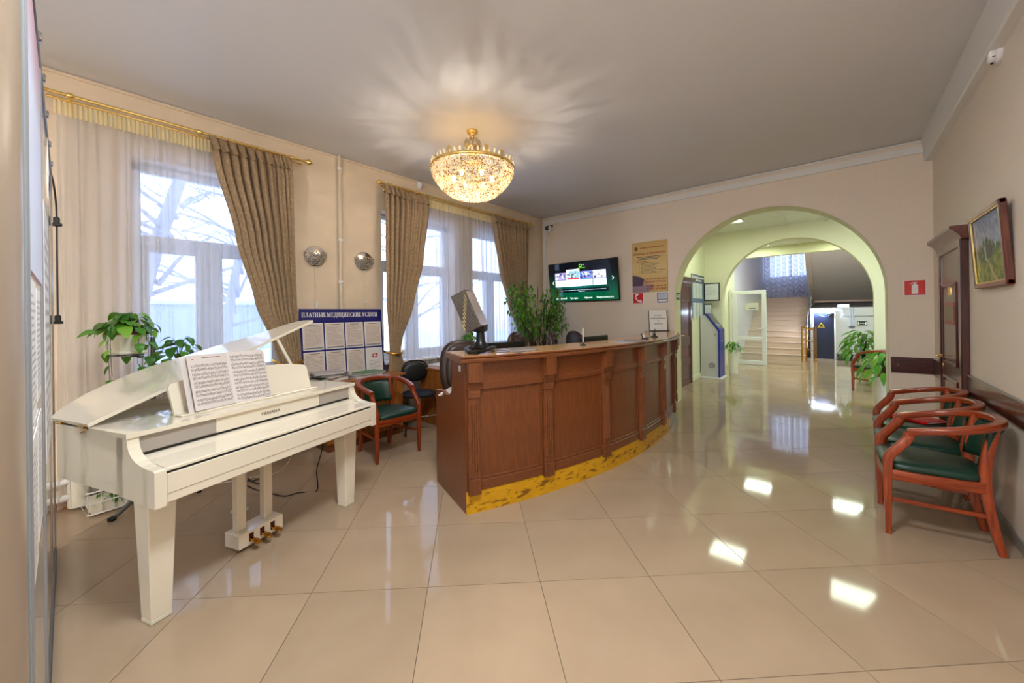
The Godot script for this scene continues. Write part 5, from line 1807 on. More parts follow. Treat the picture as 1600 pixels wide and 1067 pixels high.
func door(o: Node3D, t: Transform3D, w: float, h: float, sign_: bool):
	o.transform = t
	var lf := put("door_leaf", boxm(Vector3(0, h / 2 - 0.03, 0.018), Vector3(w - 0.16, h - 0.07, 0.036)), M.doorwood_y, o)
	for q in [[0.24, 0.34], [0.66, 0.30], [1.30, 0.74]]:
		var s := begin()
		for k in [-1.0, 1.0]:
			box(s, Vector3(k * (w / 2 - 0.185), q[0] + 0.0, 0.042), Vector3(0.025, q[1], 0.016), 0.005)
			box(s, Vector3(0, q[0] + k * (q[1] / 2 - 0.012), 0.042), Vector3(w - 0.38, 0.025, 0.016), 0.005)
		put("panel_moulding", s, M.doorwood_y, lf)
		put("raised_panel", boxm(Vector3(0, q[0], 0.038), Vector3(w - 0.45, q[1] - 0.08, 0.012), 0.005), M.doorwood_y, lf)
	for k in [-1.0, 1.0]:
		put("jamb", boxm(Vector3(k * (w / 2 - 0.04), h / 2 + 0.01, 0.024), Vector3(0.095, h + 0.02, 0.05), 0.006), M.rail_y, o)
	put("head", boxm(Vector3(0, h - 0.03, 0.026), Vector3(w, 0.09, 0.052), 0.006), M.doorwood_x, o)
	var s := begin()
	prism(s, pv([0.0, 2.01, 0.05, 2.01, 0.058, 2.035, 0.075, 2.06, 0.10, 2.085, 0.115, 2.095, 0.115, 2.12, 0.0, 2.12]), -w / 2 - 0.06, w / 2 + 0.06, Transform3D(Basis(Vector3(0, 0, 1), Vector3(0, 1, 0), Vector3(-1, 0, 0)), Vector3.ZERO))
	put("cornice", s, M.doorwood_x, o)
	var hx := -w / 2 + 0.145
	s = begin(false)
	lathe(s, [0, 0, 0.024, 0.001, 0.024, 0.007, 0.01, 0.012, 0.009, 0.05, 0, 0.055], 16, Vector3(hx, 0.99, 0.036), Basis(Vector3.RIGHT, PI / 2))
	tube(s, curve([Vector3(hx, 0.99, 0.083), Vector3(hx - 0.02, 0.992, 0.088), Vector3(hx + 0.05, 0.99, 0.09), Vector3(hx + 0.115, 0.985, 0.086)].slice(0, 1) + [Vector3(hx + 0.05, 0.992, 0.09), Vector3(hx + 0.115, 0.985, 0.086)]), 0.009, 8)
	put("handle", s, M.gold, o)
	s = begin(false)
	lathe(s, [0, 0, 0.022, 0.001, 0.022, 0.008, 0, 0.01], 16, Vector3(hx, 0.90, 0.036), Basis(Vector3.RIGHT, PI / 2))
	put("lock_rose", s, M.gold, o)
	if sign_:
		put("notice", boxm(Vector3(0.02, 1.40, 0.046), Vector3(0.40, 0.20, 0.003)), mat(Color(0.60, 0.20, 0.12), 0.4), o)
		put("notice_plate", boxm(Vector3(0.02, 1.40, 0.0485), Vector3(0.40, 0.13, 0.003)), mat(Color(0.50, 0.34, 0.26), 0.4), o)
		put("number_plate", boxm(Vector3(0.03, 1.60, 0.046), Vector3(0.11, 0.07, 0.006), 0.002), M.gold, o)

# ---------------------------------------------------------------- things on the counter
func build_counter_things():
	var Y := 1.1475
	var s: SurfaceTool
	var o := thing("flip_display", "black desktop flip display of price sheets standing on the counter's near end", "display stand", Vector3(-2.17, Y, -2.16), 2.084)
	s = begin(false)
	for k in [-1.0, 1.0]:
		sweep(s, curve([Vector3(-0.19, 0.012, k * 0.03), Vector3(-0.10, 0.026, k * 0.085), Vector3(0, 0.034, k * 0.10), Vector3(0.10, 0.026, k * 0.085), Vector3(0.19, 0.012, k * 0.03)], 6), rrect(0.6, 3), range(25).map(func(_k): return Vector2(0.018, 0.012)), Vector3.UP)
	put("foot_ring", s, M.black, o)
	s = begin()
	box(s, Vector3(0.185, 0.012, 0), Vector3(0.045, 0.024, 0.075), 0.01)
	box(s, Vector3(-0.185, 0.012, 0), Vector3(0.045, 0.024, 0.075), 0.01)
	put("foot_end", s, M.black, o)
	s = begin(false)
	lathe(s, [0.075, 0.035, 0.055, 0.055, 0.036, 0.085, 0.032, 0.14, 0.036, 0.19, 0, 0.192], 20)
	put("column", s, M.black, o)
	put("clamp", boxm(Vector3(0, 0.185, 0.0), Vector3(0.13, 0.05, 0.09), 0.01), M.black, o)
	var hd := Basis(Vector3.RIGHT, -0.42)
	for k in 10:
		var bb := hd * Basis(Vector3.UP, -0.035 * k)
		var off := Vector3(0, 0.205, 0.035) + hd * Vector3(0, 0, -0.0095 * k)
		var pk := put("sheet_pocket", boxm(Vector3(0, 0.155, 0), Vector3(0.235, 0.312, 0.009), 0.002), mat(Color(0.36, 0.32, 0.29), 0.5), o, off, bb)
		put("sheet", card(0.215, 0.292, 0.001), img_mat(print_tex(96, 128, Color(0.70, 0.64, 0.62), Color(0.45, 0.4, 0.4), 0.1, 0.9, 0.06, 0.94, 18, 3, 0.35), 0.2) if k == 0 else M.paper, pk, Vector3(0, 0.155, 0.0056))
		if k > 0:
			put("index_tab", boxm(Vector3(-0.122, 0.275 - 0.025 * k, 0), Vector3(0.016, 0.05, 0.002)), mat(Color(0.80, 0.72, 0.52), 0.6), pk)
	# brochures
	var bl := [["grey brochure lying flat beside the flip display on the counter", ap(20.2, CR - 0.10, Y), 0.2, Color(0.50, 0.44, 0.42)], ["second grey brochure on the counter, overlapping the one beside the flip display", ap(19.6, CR - 0.16, Y + 0.006), -0.3, Color(0.60, 0.55, 0.54)], ["pale blue leaflet lying on the middle of the counter", ap(4.2, CR - 0.08, Y), 0.1, Color(0.62, 0.66, 0.76)], ["grey leaflet beside the pale blue one on the middle of the counter", ap(2.8, CR - 0.06, Y + 0.004), 0.5, Color(0.55, 0.50, 0.50)]]
	for q in bl:
		var b := thing("brochure", q[0], "brochure", q[1], q[2], "brochures on the counter")
		put("cover", boxm(Vector3(0, 0.0035, 0), Vector3(0.21, 0.004, 0.297), 0.001), mat(q[3], 0.25), b)
		put("pages", boxm(Vector3(0.002, 0.001, 0), Vector3(0.205, 0.002, 0.29)), M.paper, b)
	# pen on a stand
	o = thing("counter_pen", "pen standing upright in a small dark holder on the counter", "pen", ap(11.6, CR - 0.13, Y))
	s = begin(false)
	lathe(s, [0, 0, 0.03, 0, 0.03, 0.006, 0.012, 0.012, 0.009, 0.03, 0, 0.03], 16)
	put("holder", s, M.dark, o)
	s = begin(false)
	tube(s, [Vector3(0, 0.02, 0), Vector3(0.002, 0.10, 0.004), Vector3(0.004, 0.16, 0.006)], 0.005, 8)
	put("pen", s, M.ink_white, o)
	# monitors
	for k in 2:
		var th: float = [19.6, 3.6][k]
		var p := ap(th, CR - 0.50, 0.766)
		o = thing("monitor", ["black computer monitor behind the counter next to the flip display", "black computer monitor behind the middle of the counter"][k], "monitor", p, deg_to_rad(-th) - PI / 2)
		put("screen_housing", boxm(Vector3(0, 0.265, 0), Vector3(0.54, 0.32, 0.035), 0.006), M.black, o)
		put("screen", boxm(Vector3(0, 0.268, 0.0178), Vector3(0.51, 0.285, 0.002)), mat(Color(0.02, 0.02, 0.025), 0.15), o)
		put("stand", boxm(Vector3(0, 0.07, -0.02), Vector3(0.06, 0.13, 0.03), 0.005), M.black, o)
		put("foot", boxm(Vector3(0, 0.008, 0), Vector3(0.24, 0.016, 0.17), 0.005), M.black, o)
	# card holders with pens
	o = thing("card_holder", "black business card holder with cards near the far end of the counter", "card holder", ap(-1.4, CR - 0.10, Y), 1.9)
	put("tray", boxm(Vector3(0, 0.008, 0), Vector3(0.12, 0.016, 0.07), 0.003), M.black, o)
	put("back", boxm(Vector3(0, 0.035, -0.03), Vector3(0.12, 0.06, 0.008), 0.002, Basis(Vector3.RIGHT, -0.3)), M.black, o)
	put("cards", boxm(Vector3(0, 0.03, -0.012), Vector3(0.09, 0.05, 0.02), 0.001, Basis(Vector3.RIGHT, -0.3)), M.paper, o)
	o = thing("pen_holder", "small black and chrome pen holder in front of the information sign", "pen holder", ap(-5.2, CR - 0.10, Y), 1.9)
	put("base", boxm(Vector3(0, 0.006, 0), Vector3(0.10, 0.012, 0.08), 0.003), M.dark, o)
	put("cup", boxm(Vector3(0.02, 0.035, 0), Vector3(0.04, 0.05, 0.04), 0.006, Basis(Vector3.BACK, 0.3)), M.chrome, o)
	s = begin(false)
	tube(s, [Vector3(-0.02, 0.012, 0), Vector3(-0.075, 0.10, 0.01)], 0.005, 6)
	put("pen", s, M.black, o)
	# information sign
	o = thing("information_sign", "white tabletop information sign in a dark stand at the counter's far end", "sign", Vector3(-2.17, Y, -6.12), 0.62)
	var lb := Basis(Vector3.RIGHT, -0.14)
	put("stand_back", boxm(lb * Vector3(0, 0.165, -0.006), Vector3(0.29, 0.33, 0.008), 0.002, lb), M.dark, o)
	put("sign_sheet", boxm(lb * Vector3(0.0, 0.168, 0.002), Vector3(0.27, 0.325, 0.003), 0.001, lb), M.ink_white, o)
	put("foot", boxm(Vector3(0, 0.006, 0.03), Vector3(0.29, 0.012, 0.09), 0.003), M.dark, o)
	for q in [["Стол", 0.25, 0.09], ["информации", 0.205, 0.225], ["и", 0.165, 0.0], ["записи", 0.12, 0.12]]:
		word(o, q[0], 0.026, lb * Vector3(0, q[1], 0.0045), M.ink, q[2], false, false, lb)
	# red folder on the third chair
	o = thing("red_folder", "red folder with white sheets lying on the farthest green chair's seat", "folder", Vector3(0.50, 0.474, -4.87), 0.9)
	folder(o, Vector2(0.23, 0.31), 0.018, M.red)

# ---------------------------------------------------------------- hall beyond the arch
func build_hall_things():
	var s: SurfaceTool
	var o := thing("info_kiosk", "grey and blue self service kiosk with sloping screen beside the hall's left wall", "kiosk", Vector3(-2.13, 0, -9.33))
	var side := pv([-0.19, 0.03, 0.16, 0.03, 0.16, 1.03, -0.08, 1.37, -0.19, 1.37])
	s = begin()
	prism(s, side, -0.22, 0.22)
	put("body", s, M.kiosk_grey, o)
	s = begin()
	prism(s, pv([0.16, 0.03, 0.19, 0.03, 0.19, 1.05, -0.065, 1.405, -0.10, 1.395, -0.08, 1.37, 0.16, 1.03]), -0.235, 0.235)
	put("front_shell", s, M.kiosk_blue, o)
	var sb := Basis(Vector3(0, 0, -1), Vector3(-0.583, 0.812, 0), Vector3(0.812, 0.583, 0))
	put("touch_screen", card(0.36, 0.29, 0.004), mat(Color(0.25, 0.27, 0.27), 0.1), o, Vector3(0.066, 1.235, 0), sb)
	put("screen_bezel", boxm(Vector3(0.062, 1.232, 0), Vector3(0.42, 0.36, 0.006), 0.002, sb), M.grey_metal, o)
	put("base_plate", boxm(Vector3(0, 0.015, 0), Vector3(0.46, 0.03, 0.52), 0.004), M.white, o)
	put("card_slot", boxm(Vector3(0.191, 0.80, 0.02), Vector3(0.004, 0.012, 0.10)), M.ink_white, o)
	for q in [[0.055, 0.05, 0.016], [0.03, 0.02, 0.008]]:
		s = begin(false)
		var pts := []
		for k in 25:
			pts.append(Vector3(0.03 + q[0] * cos(TAU * k / 24), 0.28 + q[0] * sin(TAU * k / 24), 0.222))
		tube(s, pts, 0.006, 5)
		put("vent_ring", s, M.grey_metal, o)
	put("lock", disc(0.012, 0.006, Vector3(0.10, 0.95, 0.22), Basis(Vector3.RIGHT, PI / 2), 12), M.dark, o)
	# notice board
	o = thing("hall_notice_board", "grey blue notice board with sheets and two flip frames above the kiosk", "notice board", Vector3(-2.34, 1.805, -9.0), PI / 2)
	put("board", boxm(Vector3(0, 0, 0.008), Vector3(0.96, 0.88, 0.016), 0.002), mat(Color(0.38, 0.46, 0.58), 0.4), o)
	put("header", boxm(Vector3(0, 0.355, 0.017), Vector3(0.95, 0.16, 0.003)), mat(Color(0.20, 0.25, 0.36), 0.4), o)
	put("emblem", boxm(Vector3(-0.42, 0.355, 0.019), Vector3(0.06, 0.13, 0.002)), M.ink_white, o)
	word(o, "Информация для пациентов", 0.05, Vector3(0.06, 0.385, 0.019), M.ink_white, 0.80, false, true)
	word(o, "Москвы", 0.045, Vector3(0.02, 0.32, 0.019), M.ink_white, 0.45, false, true)
	for r in 2:
		for c in 3:
			var pk := put("pocket", boxm(Vector3(-0.32 + 0.255 * c, 0.09 - 0.42 * r, 0.018), Vector3(0.20, 0.32, 0.003)), M.plastic_white, o)
			put("sheet", card(0.185, 0.30, 0.001), img_mat(print_tex(48, 72, Color(0.80, 0.82, 0.80), Color(0.5, 0.52, 0.55), 0.08, 0.92, 0.05, 0.95, 14, 40 + r * 3 + c, 0.5)), pk, Vector3(-0.32 + 0.255 * c, 0.09 - 0.42 * r, 0.0205))
	for k in 2:
		var fr := put("flip_frame", boxm(Vector3.ZERO, Vector3(0.32 if k == 0 else 0.17, 0.40, 0.012), 0.003), M.dark, o, Vector3(0.45, 0.08 - 0.46 * k, 0.18 if k == 0 else 0.10), Basis(Vector3.UP, -PI / 2))
		put("sheet", card(0.27 if k == 0 else 0.14, 0.35, 0.002), img_mat(print_tex(64, 80, Color(0.84, 0.85, 0.80), Color(0.5, 0.5, 0.5), 0.15, 0.85, 0.2, 0.7, 7, 80 + k, 0.5)), fr, Vector3(0, 0, 0.007))
	# white glazed door standing at the left of the stairs
	o = struct("door_3", "white framed glass door with a paper notice in front of the stairs", "door")
	o.position = Vector3(-1.85, 0, -12.1)
	s = begin()
	for q in [[Vector3(-0.34, 1.0, 0), Vector3(0.10, 2.0, 0.06)], [Vector3(0.34, 1.0, 0), Vector3(0.10, 2.0, 0.06)], [Vector3(0, 1.95, 0), Vector3(0.6, 0.10, 0.06)], [Vector3(0, 0.06, 0), Vector3(0.6, 0.11, 0.06)]]:
		box(s, q[0], q[1], 0.006)
	put("frame", s, M.plastic_white, o)
	put("mid_rail", boxm(Vector3(0, 0.71, 0), Vector3(0.6, 0.09, 0.06), 0.006), M.plastic_white, o)
	put("pane", boxm(Vector3(0, 1.33, 0), Vector3(0.60, 1.16, 0.008)), M.glass_tint, o)
	put("pane", boxm(Vector3(0, 0.39, 0), Vector3(0.60, 0.56, 0.008)), M.glass_tint, o)
	var nt := put("paper_notice", card(0.31, 0.19, 0.002), img_mat(print_tex(64, 40, Color(0.86, 0.86, 0.80), Color(0.5, 0.5, 0.45), 0.2, 0.8, 0.2, 0.5, 3, 95, 0.5)), o, Vector3(0.06, 1.57, 0.0065))
	put("bold_line", boxm(Vector3(0.02, -0.045, 0.0015), Vector3(0.16, 0.022, 0.001)), M.ink, nt)
	s = begin(false)
	tube(s, [Vector3(0.34, 0.98, 0.03), Vector3(0.34, 0.98, 0.07), Vector3(0.23, 0.98, 0.07)], 0.009, 8)
	put("handle", s, M.chrome, o)
	put("lock_plate", boxm(Vector3(0.34, 0.93, 0.032), Vector3(0.03, 0.2, 0.006), 0.002), M.plastic_white, o)
	put("door_post", boxm(Vector3(-0.44, 1.02, 0.0), Vector3(0.06, 2.04, 0.08), 0.006), M.plastic_white, o)
	# blue metal door
	o = struct("door_4", "blue metal door with a yellow warning triangle under the stairs", "door")
	o.position = Vector3(-0.345, 0, -14.75)
	put("door_leaf", boxm(Vector3(0.0, 0.69, 0.02), Vector3(0.47, 1.36, 0.04), 0.006), M.steel_door, o)
	s = begin()
	box(s, Vector3(-0.255, 0.70, 0.02), Vector3(0.04, 1.40, 0.05), 0.004)
	box(s, Vector3(0.255, 0.70, 0.02), Vector3(0.04, 1.40, 0.05), 0.004)
	box(s, Vector3(0, 1.395, 0.02), Vector3(0.55, 0.05, 0.05), 0.004)
	put("frame", s, M.white, o)
	s = begin()
	prism(s, pv([-0.085, -0.07, 0.085, -0.07, 0.0, 0.08]), 0.0, 0.002, Transform3D(Basis.IDENTITY, Vector3(-0.06, 1.0, 0.041)))
	put("warning_triangle", s, mat(Color(0.75, 0.62, 0.05), 0.5), o)
	s = begin()
	prism(s, pv([-0.055, -0.052, 0.055, -0.052, 0.0, 0.045]), 0.0, 0.002, Transform3D(Basis.IDENTITY, Vector3(-0.06, 1.0, 0.042)))
	put("triangle_symbol", s, M.dark, o)
	s = begin(false)
	tube(s, [Vector3(0.2, 1.31, 0.05), Vector3(0.03, 1.24, 0.14), Vector3(-0.10, 1.29, 0.05)], 0.008, 6)
	put("door_closer", s, M.black, o)
	put("closer_body", boxm(Vector3(0.16, 1.325, 0.06), Vector3(0.16, 0.04, 0.045), 0.005), M.black, o)
	# lamp above it
	o = thing("tube_lamp", "lit white tube lamp fixed above the blue metal door", "lamp", Vector3(-0.42, 1.475, -14.68))
	put("housing", boxm(Vector3(0, 0.015, -0.02), Vector3(0.50, 0.03, 0.06), 0.005), M.white, o)
	put("tube", boxm(Vector3(0, -0.01, 0.0), Vector3(0.48, 0.03, 0.035), 0.012), glow(Color(0.88, 0.94, 1.0), 5.0), o)
	var l := AreaLight3D.new()
	l.name = "tube_glow"
	l.area_size = Vector2(0.46, 0.05)
	l.light_color = Color(0.82, 0.90, 1.0)
	l.light_energy = 2.0
	l.shadow_enabled = true
	l.position = Vector3(0, -0.03, 0.03)
	l.rotation.x = -0.9
	o.add_child(l)
	# hanging way out sign
	o = thing("way_out_sign", "small lit white exit sign hanging below the upper stair flight", "sign", Vector3(0.10, 1.565, -14.66))
	put("sign_box", boxm(Vector3.ZERO, Vector3(0.25, 0.075, 0.03), 0.004), glow(Color(0.92, 0.96, 1.0), 1.6), o)
	word(o, "Выход", 0.05, Vector3(0, 0, 0.016), mat(Color(0.45, 0.48, 0.50), 0.5), 0.19, false, true)
	put("hanger", boxm(Vector3(0, 0.055, -0.01), Vector3(0.01, 0.06, 0.01)), M.grey_metal, o)
	o = thing("exit_sign", "dark green exit sign on the white wall behind the large leafy plant", "sign", Vector3(0.50, 1.06, -14.75))
	put("plate", boxm(Vector3(0, 0, 0.01), Vector3(0.21, 0.115, 0.02), 0.003), mat(Color(0.02, 0.13, 0.11), 0.4), o)
	s = begin()
	for x in [-0.075, 0.075]:
		box(s, Vector3(x, 0, 0.021), Vector3(0.03, 0.075, 0.002))
	put("symbol", s, M.ink_white, o)
	word(o, "ВЫХОД", 0.03, Vector3(0, 0, 0.0205), M.ink_white, 0.09, false, true)
	# pipes on the white wall
	o = thing("wall_pipes", "thin pale pipes on the white wall right of the blue door", "pipe", Vector3(0.25, 0, -14.75))
	for q in [[[Vector3(-0.16, 1.5, 0.02), Vector3(-0.16, 1.28, 0.02), Vector3(0.55, 1.28, 0.02)], 0.014], [[Vector3(0.0, 1.5, 0.03), Vector3(0.0, 0.98, 0.03)], 0.012], [[Vector3(0.06, 1.5, 0.03), Vector3(0.06, 0.98, 0.03)], 0.012]]:
		s = begin(false)
		tube(s, q[0], q[1], 8)
		put("pipe_run", s, mat(Color(0.72, 0.75, 0.80), 0.5), o)
	put("valve_box", boxm(Vector3(0.03, 0.96, 0.03), Vector3(0.13, 0.045, 0.04), 0.006), M.grey_metal, o)
	o = thing("cardboard_boxes", "dark blue crate on the floor by the white wall, behind the plant", "crate", Vector3(0.12, 0, -14.55))
	s = begin()
	prism(s, pv([-0.16, 0.0, 0.16, 0.0, 0.18, 0.16, -0.18, 0.16]), -0.1, 0.1)
	put("shell", s, mat(Color(0.07, 0.09, 0.18), 0.5), o)
	put("rim", boxm(Vector3(0, 0.165, 0), Vector3(0.38, 0.02, 0.22), 0.006), mat(Color(0.07, 0.09, 0.18), 0.5), o)
	# stair railing
	o = thing("stair_railing", "metal stair railing with brass posts at the right of the staircase", "railing", Vector3(-0.72, 0, -13.65))
	for k in 7:
		var z := -0.15 - 0.6 * k
		var y := 0.32 * k
		s = begin(false)
		tube(s, [Vector3(0, y, z), Vector3(0, y + 0.95, z)], 0.018, 8)
		put("post", s, M.brass if k == 0 else M.chrome, o)
	for q in [[0.95, 0.024], [0.68, 0.012], [0.45, 0.012], [0.22, 0.012]]:
		s = begin(false)
		tube(s, [Vector3(0, q[0], -0.15), Vector3(0, q[0] + 1.92, -3.75)], q[1], 8)
		put("handrail" if q[0] > 0.9 else "side_bar", s, M.chrome, o)
	for q in [[0.95, 0.022], [0.60, 0.010], [0.35, 0.010]]:
		s = begin(false)
		tube(s, [Vector3(-0.08, q[0] + 0.04, 0.15), Vector3(0.0, q[0], -0.15), Vector3(0.18, q[0] - 0.04, 0.12)], q[1], 8)
		put("front_bar", s, M.brass, o)
	for q in [Vector3(-0.08, 0, 0.15), Vector3(0.18, 0, 0.12), Vector3(0.22, 0, -0.1)]:
		s = begin(false)
		tube(s, [q, q + Vector3(0, 0.98, 0)], 0.017, 8)
		put("post", s, M.brass, o)
	# ruffled curtains of the landing window
	o = thing("festoon_curtain", "white ruffled festoon curtains gathered in scallops at the landing window", "curtain", Vector3(-1.48, 1.98, -18.55))
	for k in 8:
		var x0 := -0.70 + 0.185 * k
		var f := func(u: float, v: float) -> Vector3:
			var y := lerpf(2.1, 0.06, v)
			var sw := sin(PI * u)
			var ruf := sin(v * 70.0 + 1.3 * k)
			return Vector3(x0 + (u - 0.5) * 0.165, y - 0.15 * sw + 0.012 * ruf, 0.03 + 0.06 * sw + 0.045 * ruf * (0.25 + sw))
		s = begin(false)
		sheet(s, 8, 96, f)
		put("scallop", s, M.lace, o)
	s = begin()
	box(s, Vector3(0, 2.13, 0.02), Vector3(1.6, 0.05, 0.05), 0.01)
	put("pelmet", s, M.white, o)

# ---------------------------------------------------------------- plants
func leaf(l: float, w: float, droop: float, fold := 0.25, blunt := 0.8) -> ArrayMesh:
	var s := begin(false)
	var n := 7
	var rows := []
	for i in n + 1:
		var t := float(i) / n
		var hw := w * 0.5 * pow(sin(PI * pow(t, blunt)), 0.8)
		if i == 0 or i == n:
			hw = 0.002 * l
		var y := -droop * l * t * t
		var z := l * (t - 0.25 * droop * t * t)
		rows.append([Vector3(-hw, y + fold * hw, z), Vector3(0, y, z), Vector3(hw, y + fold * hw, z)])
	for i in n:
		for k in 2:
			quad(s, rows[i][k], rows[i + 1][k], rows[i + 1][k + 1], rows[i][k + 1])
	s.generate_normals()
	return s.commit()

func frond(o: Node3D, base: Vector3, dir: float, reach: float, rise: float, lf: Mesh, m: Material, sc: float, tilt: float, stem_r := 0.004):
	var d := Vector3(sin(dir), 0, cos(dir))
	var tip := base + d * reach + Vector3(0, rise, 0)
	var s := begin(false)
	tube(s, curve([base, base + d * reach * 0.35 + Vector3(0, rise * 0.75, 0), tip], 4), stem_r, 5, stem_r * 0.6)
	put("stalk", s, M.stem, o)
	put("leaf", lf, m, o, tip, Basis(Vector3.UP, dir) * Basis(Vector3.RIGHT, tilt) * Basis(Vector3.BACK, rng.randf_range(-0.4, 0.4)) * Basis.from_scale(Vector3(sc, sc, sc)))

func pot_shape(r0: float, r1: float, h: float) -> SurfaceTool:
	var s := begin(false)
	lathe(s, [0, 0, r0, 0.0, r0, 0.004, r1, h - 0.01, r1, h, r1 - 0.012, h, r1 - 0.018, h - 0.05, 0, h - 0.05], 32)
	return s

func build_plants():
	var s: SurfaceTool
	var big := leaf(0.27, 0.085, 0.5, 0.18)
	var mid := leaf(0.16, 0.085, 0.5, 0.2)
	var heart := leaf(0.105, 0.075, 0.45, 0.15, 0.62)
	var greens := [M.leaf, M.leaf_dark, M.leaf, M.leaf_light]
	# large leafy plants at the right of the hall
	var o := thing("potted_plant", "large broad leaved plant in a white pot behind the hall chair", "plant", Vector3(0.36, 0, -10.26))
	put("pot", pot_shape(0.11, 0.15, 0.48), M.pot, o)
	put("soil", disc(0.13, 0.02, Vector3(0, 0.42, 0), Basis.IDENTITY), M.soil, o)
	for k in 64:
		var f := (k + 0.5) / 64.0
		frond(o, Vector3(0, 0.44, 0), k * 2.4, lerpf(0.10, 0.34, 1 - f) * rng.randf_range(0.8, 1.15), lerpf(0.10, 0.60, f), big, greens[k % 3], rng.randf_range(0.75, 1.05), rng.randf_range(0.15, 0.55) + 0.4 * (1 - f) - 0.3 * f)
	o = thing("potted_plant", "broad leaved plant in a tall white planter at the right edge of the arch", "plant", Vector3(0.50, 0, -7.62))
	put("pot", pot_shape(0.12, 0.16, 0.46), M.pot, o)
	put("soil", disc(0.14, 0.02, Vector3(0, 0.40, 0), Basis.IDENTITY), M.soil, o)
	for k in 44:
		var f := (k + 0.5) / 44.0
		frond(o, Vector3(0, 0.42, 0), k * 2.4 - 0.5, lerpf(0.12, 0.26, 1 - f) * rng.randf_range(0.8, 1.1), lerpf(0.08, 0.42, f), big, [M.leaf, M.leaf_light, M.leaf][k % 3], rng.randf_range(0.65, 0.9), rng.randf_range(0.2, 0.7))
	o = thing("potted_plant", "small leafy plant in a tall white planter between kiosk and glass door", "plant", Vector3(-1.885, 0, -10.15))
	put("pot", pot_shape(0.085, 0.12, 0.56), M.pot, o)
	put("soil", disc(0.10, 0.02, Vector3(0, 0.50, 0), Basis.IDENTITY), M.soil, o)
	for k in 22:
		var f := (k + 0.5) / 22.0
		frond(o, Vector3(0, 0.52, 0), k * 2.4, lerpf(0.05, 0.15, 1 - f), lerpf(0.06, 0.22, f), mid, greens[k % 3], rng.randf_range(0.7, 1.0), rng.randf_range(0.0, 0.5))
	# trailing pothos on its stand
	var st := thing("plant_stand", "grey metal plant stand with splayed feet behind the piano", "plant stand", Vector3(-4.13, 0, -0.47))
	s = begin(false)
	tube(s, [Vector3(0, 0.12, 0), Vector3(0, 1.30, 0)], 0.016, 10)
	put("pole", s, M.grey_metal, st)
	for q in [Vector3(0.16, 0.012, 0.25), Vector3(0.08, 0.012, -0.27), Vector3(-0.26, 0.012, 0.0)]:
		s = begin(false)
		tube(s, curve([Vector3(0, 0.22, 0), q * 0.45 + Vector3(0, 0.09, 0), q], 5), 0.016, 8)
		var ft := put("foot", s, M.grey_metal, st)
		s = begin(false)
		tube(s, [q * 0.93 + Vector3(0, 0.004, 0), q * 1.03], 0.02, 8)
		put("foot_cap", s, M.black, ft)
	for q in [[Vector3(0.17, 1.185, 0.155), 0.09], [Vector3(0.16, 1.255, -0.13), 0.045], [Vector3(0.14, 0.98, -0.14), 0.08], [Vector3(-0.1, 0.70, 0.12), 0.08]]:
		s = begin(false)
		tube(s, curve([Vector3(0, q[0].y - 0.06, 0), Vector3(q[0].x * 0.5, q[0].y - 0.03, q[0].z * 0.5), q[0] - Vector3(0, 0.006, 0)], 4), 0.009, 8)
		lathe(s, [0, 0, q[1], 0.0, q[1], 0.008, 0, 0.008], 20, q[0] - Vector3(0, 0.01, 0))
		put("tray_arm", s, M.grey_metal, st)
	o = thing("potted_pothos", "trailing pothos in a square white pot on top of the plant stand", "plant", Vector3(-3.96, 1.188, -0.315), 0.3)
	s = begin()
	sweep(s, [Vector3(0, 0.022, 0), Vector3(0, 0.15, 0)], rrect(0.25, 2), [Vector2(0.075, 0.062), Vector2(0.102, 0.082)], Vector3.BACK, true)
	put("pot", s, M.pot, o)
	put("pot_rim", boxm(Vector3(0, 0.15, 0), Vector3(0.215, 0.014, 0.175), 0.006), M.terracotta, o)
	put("saucer", boxm(Vector3(0, 0.012, 0), Vector3(0.19, 0.024, 0.155), 0.008), M.pot, o)
	for k in 46:
		var f := (k + 0.5) / 46.0
		frond(o, Vector3(rng.randf_range(-0.05, 0.05), 0.15, rng.randf_range(-0.04, 0.04)), k * 2.4, lerpf(0.04, 0.13, 1 - f) * rng.randf_range(0.7, 1.15), lerpf(0.02, 0.15, f), heart, greens[k % 4], rng.randf_range(0.75, 1.15), rng.randf_range(-0.1, 0.6), 0.002)
	for k in 7:
		var a := [0.4, 1.6, 2.7, 3.5, 4.3, 5.2, 2.2][k] as float
		var p0 := Vector3(0.10 * sin(a), 0.15, 0.085 * cos(a))
		var ln := [0.34, 0.26, 0.42, 0.30, 0.20, 0.38, 0.45][k] as float
		var pts := curve([Vector3(0, 0.15, 0), p0 * 1.25 + Vector3(0, 0.02, 0), p0 * 1.45 + Vector3(0, -ln * 0.4, 0), p0 * 1.3 + Vector3(0.02, -ln, 0.01)], 5)
		s = begin(false)
		tube(s, pts, 0.0018, 5)
		put("trailing_stem", s, M.stem, o)
		for m in 6:
			var q: Vector3 = pts[mini(5 + m * 2, pts.size() - 1)]
			put("leaf", heart, greens[(k + m) % 4], o, q, Basis(Vector3.UP, a + rng.randf_range(-1.3, 1.3)) * Basis(Vector3.RIGHT, rng.randf_range(0.3, 1.1)) * Basis.from_scale(Vector3.ONE * rng.randf_range(0.5, 0.85)))
	o = thing("potted_pothos", "second pothos plant half hidden behind the piano lid, lower on the stand", "plant", Vector3(-3.99, 0.985, -0.61))
	put("pot", pot_shape(0.06, 0.085, 0.12), M.pot, o)
	for k in 36:
		var f := (k + 0.5) / 36.0
		frond(o, Vector3(0, 0.08, 0), k * 2.4, lerpf(0.05, 0.19, 1 - f) * rng.randf_range(0.8, 1.2), lerpf(-0.02, 0.24, f), heart, greens[(k + 1) % 4], rng.randf_range(0.7, 1.0), rng.randf_range(0.0, 0.7), 0.002)
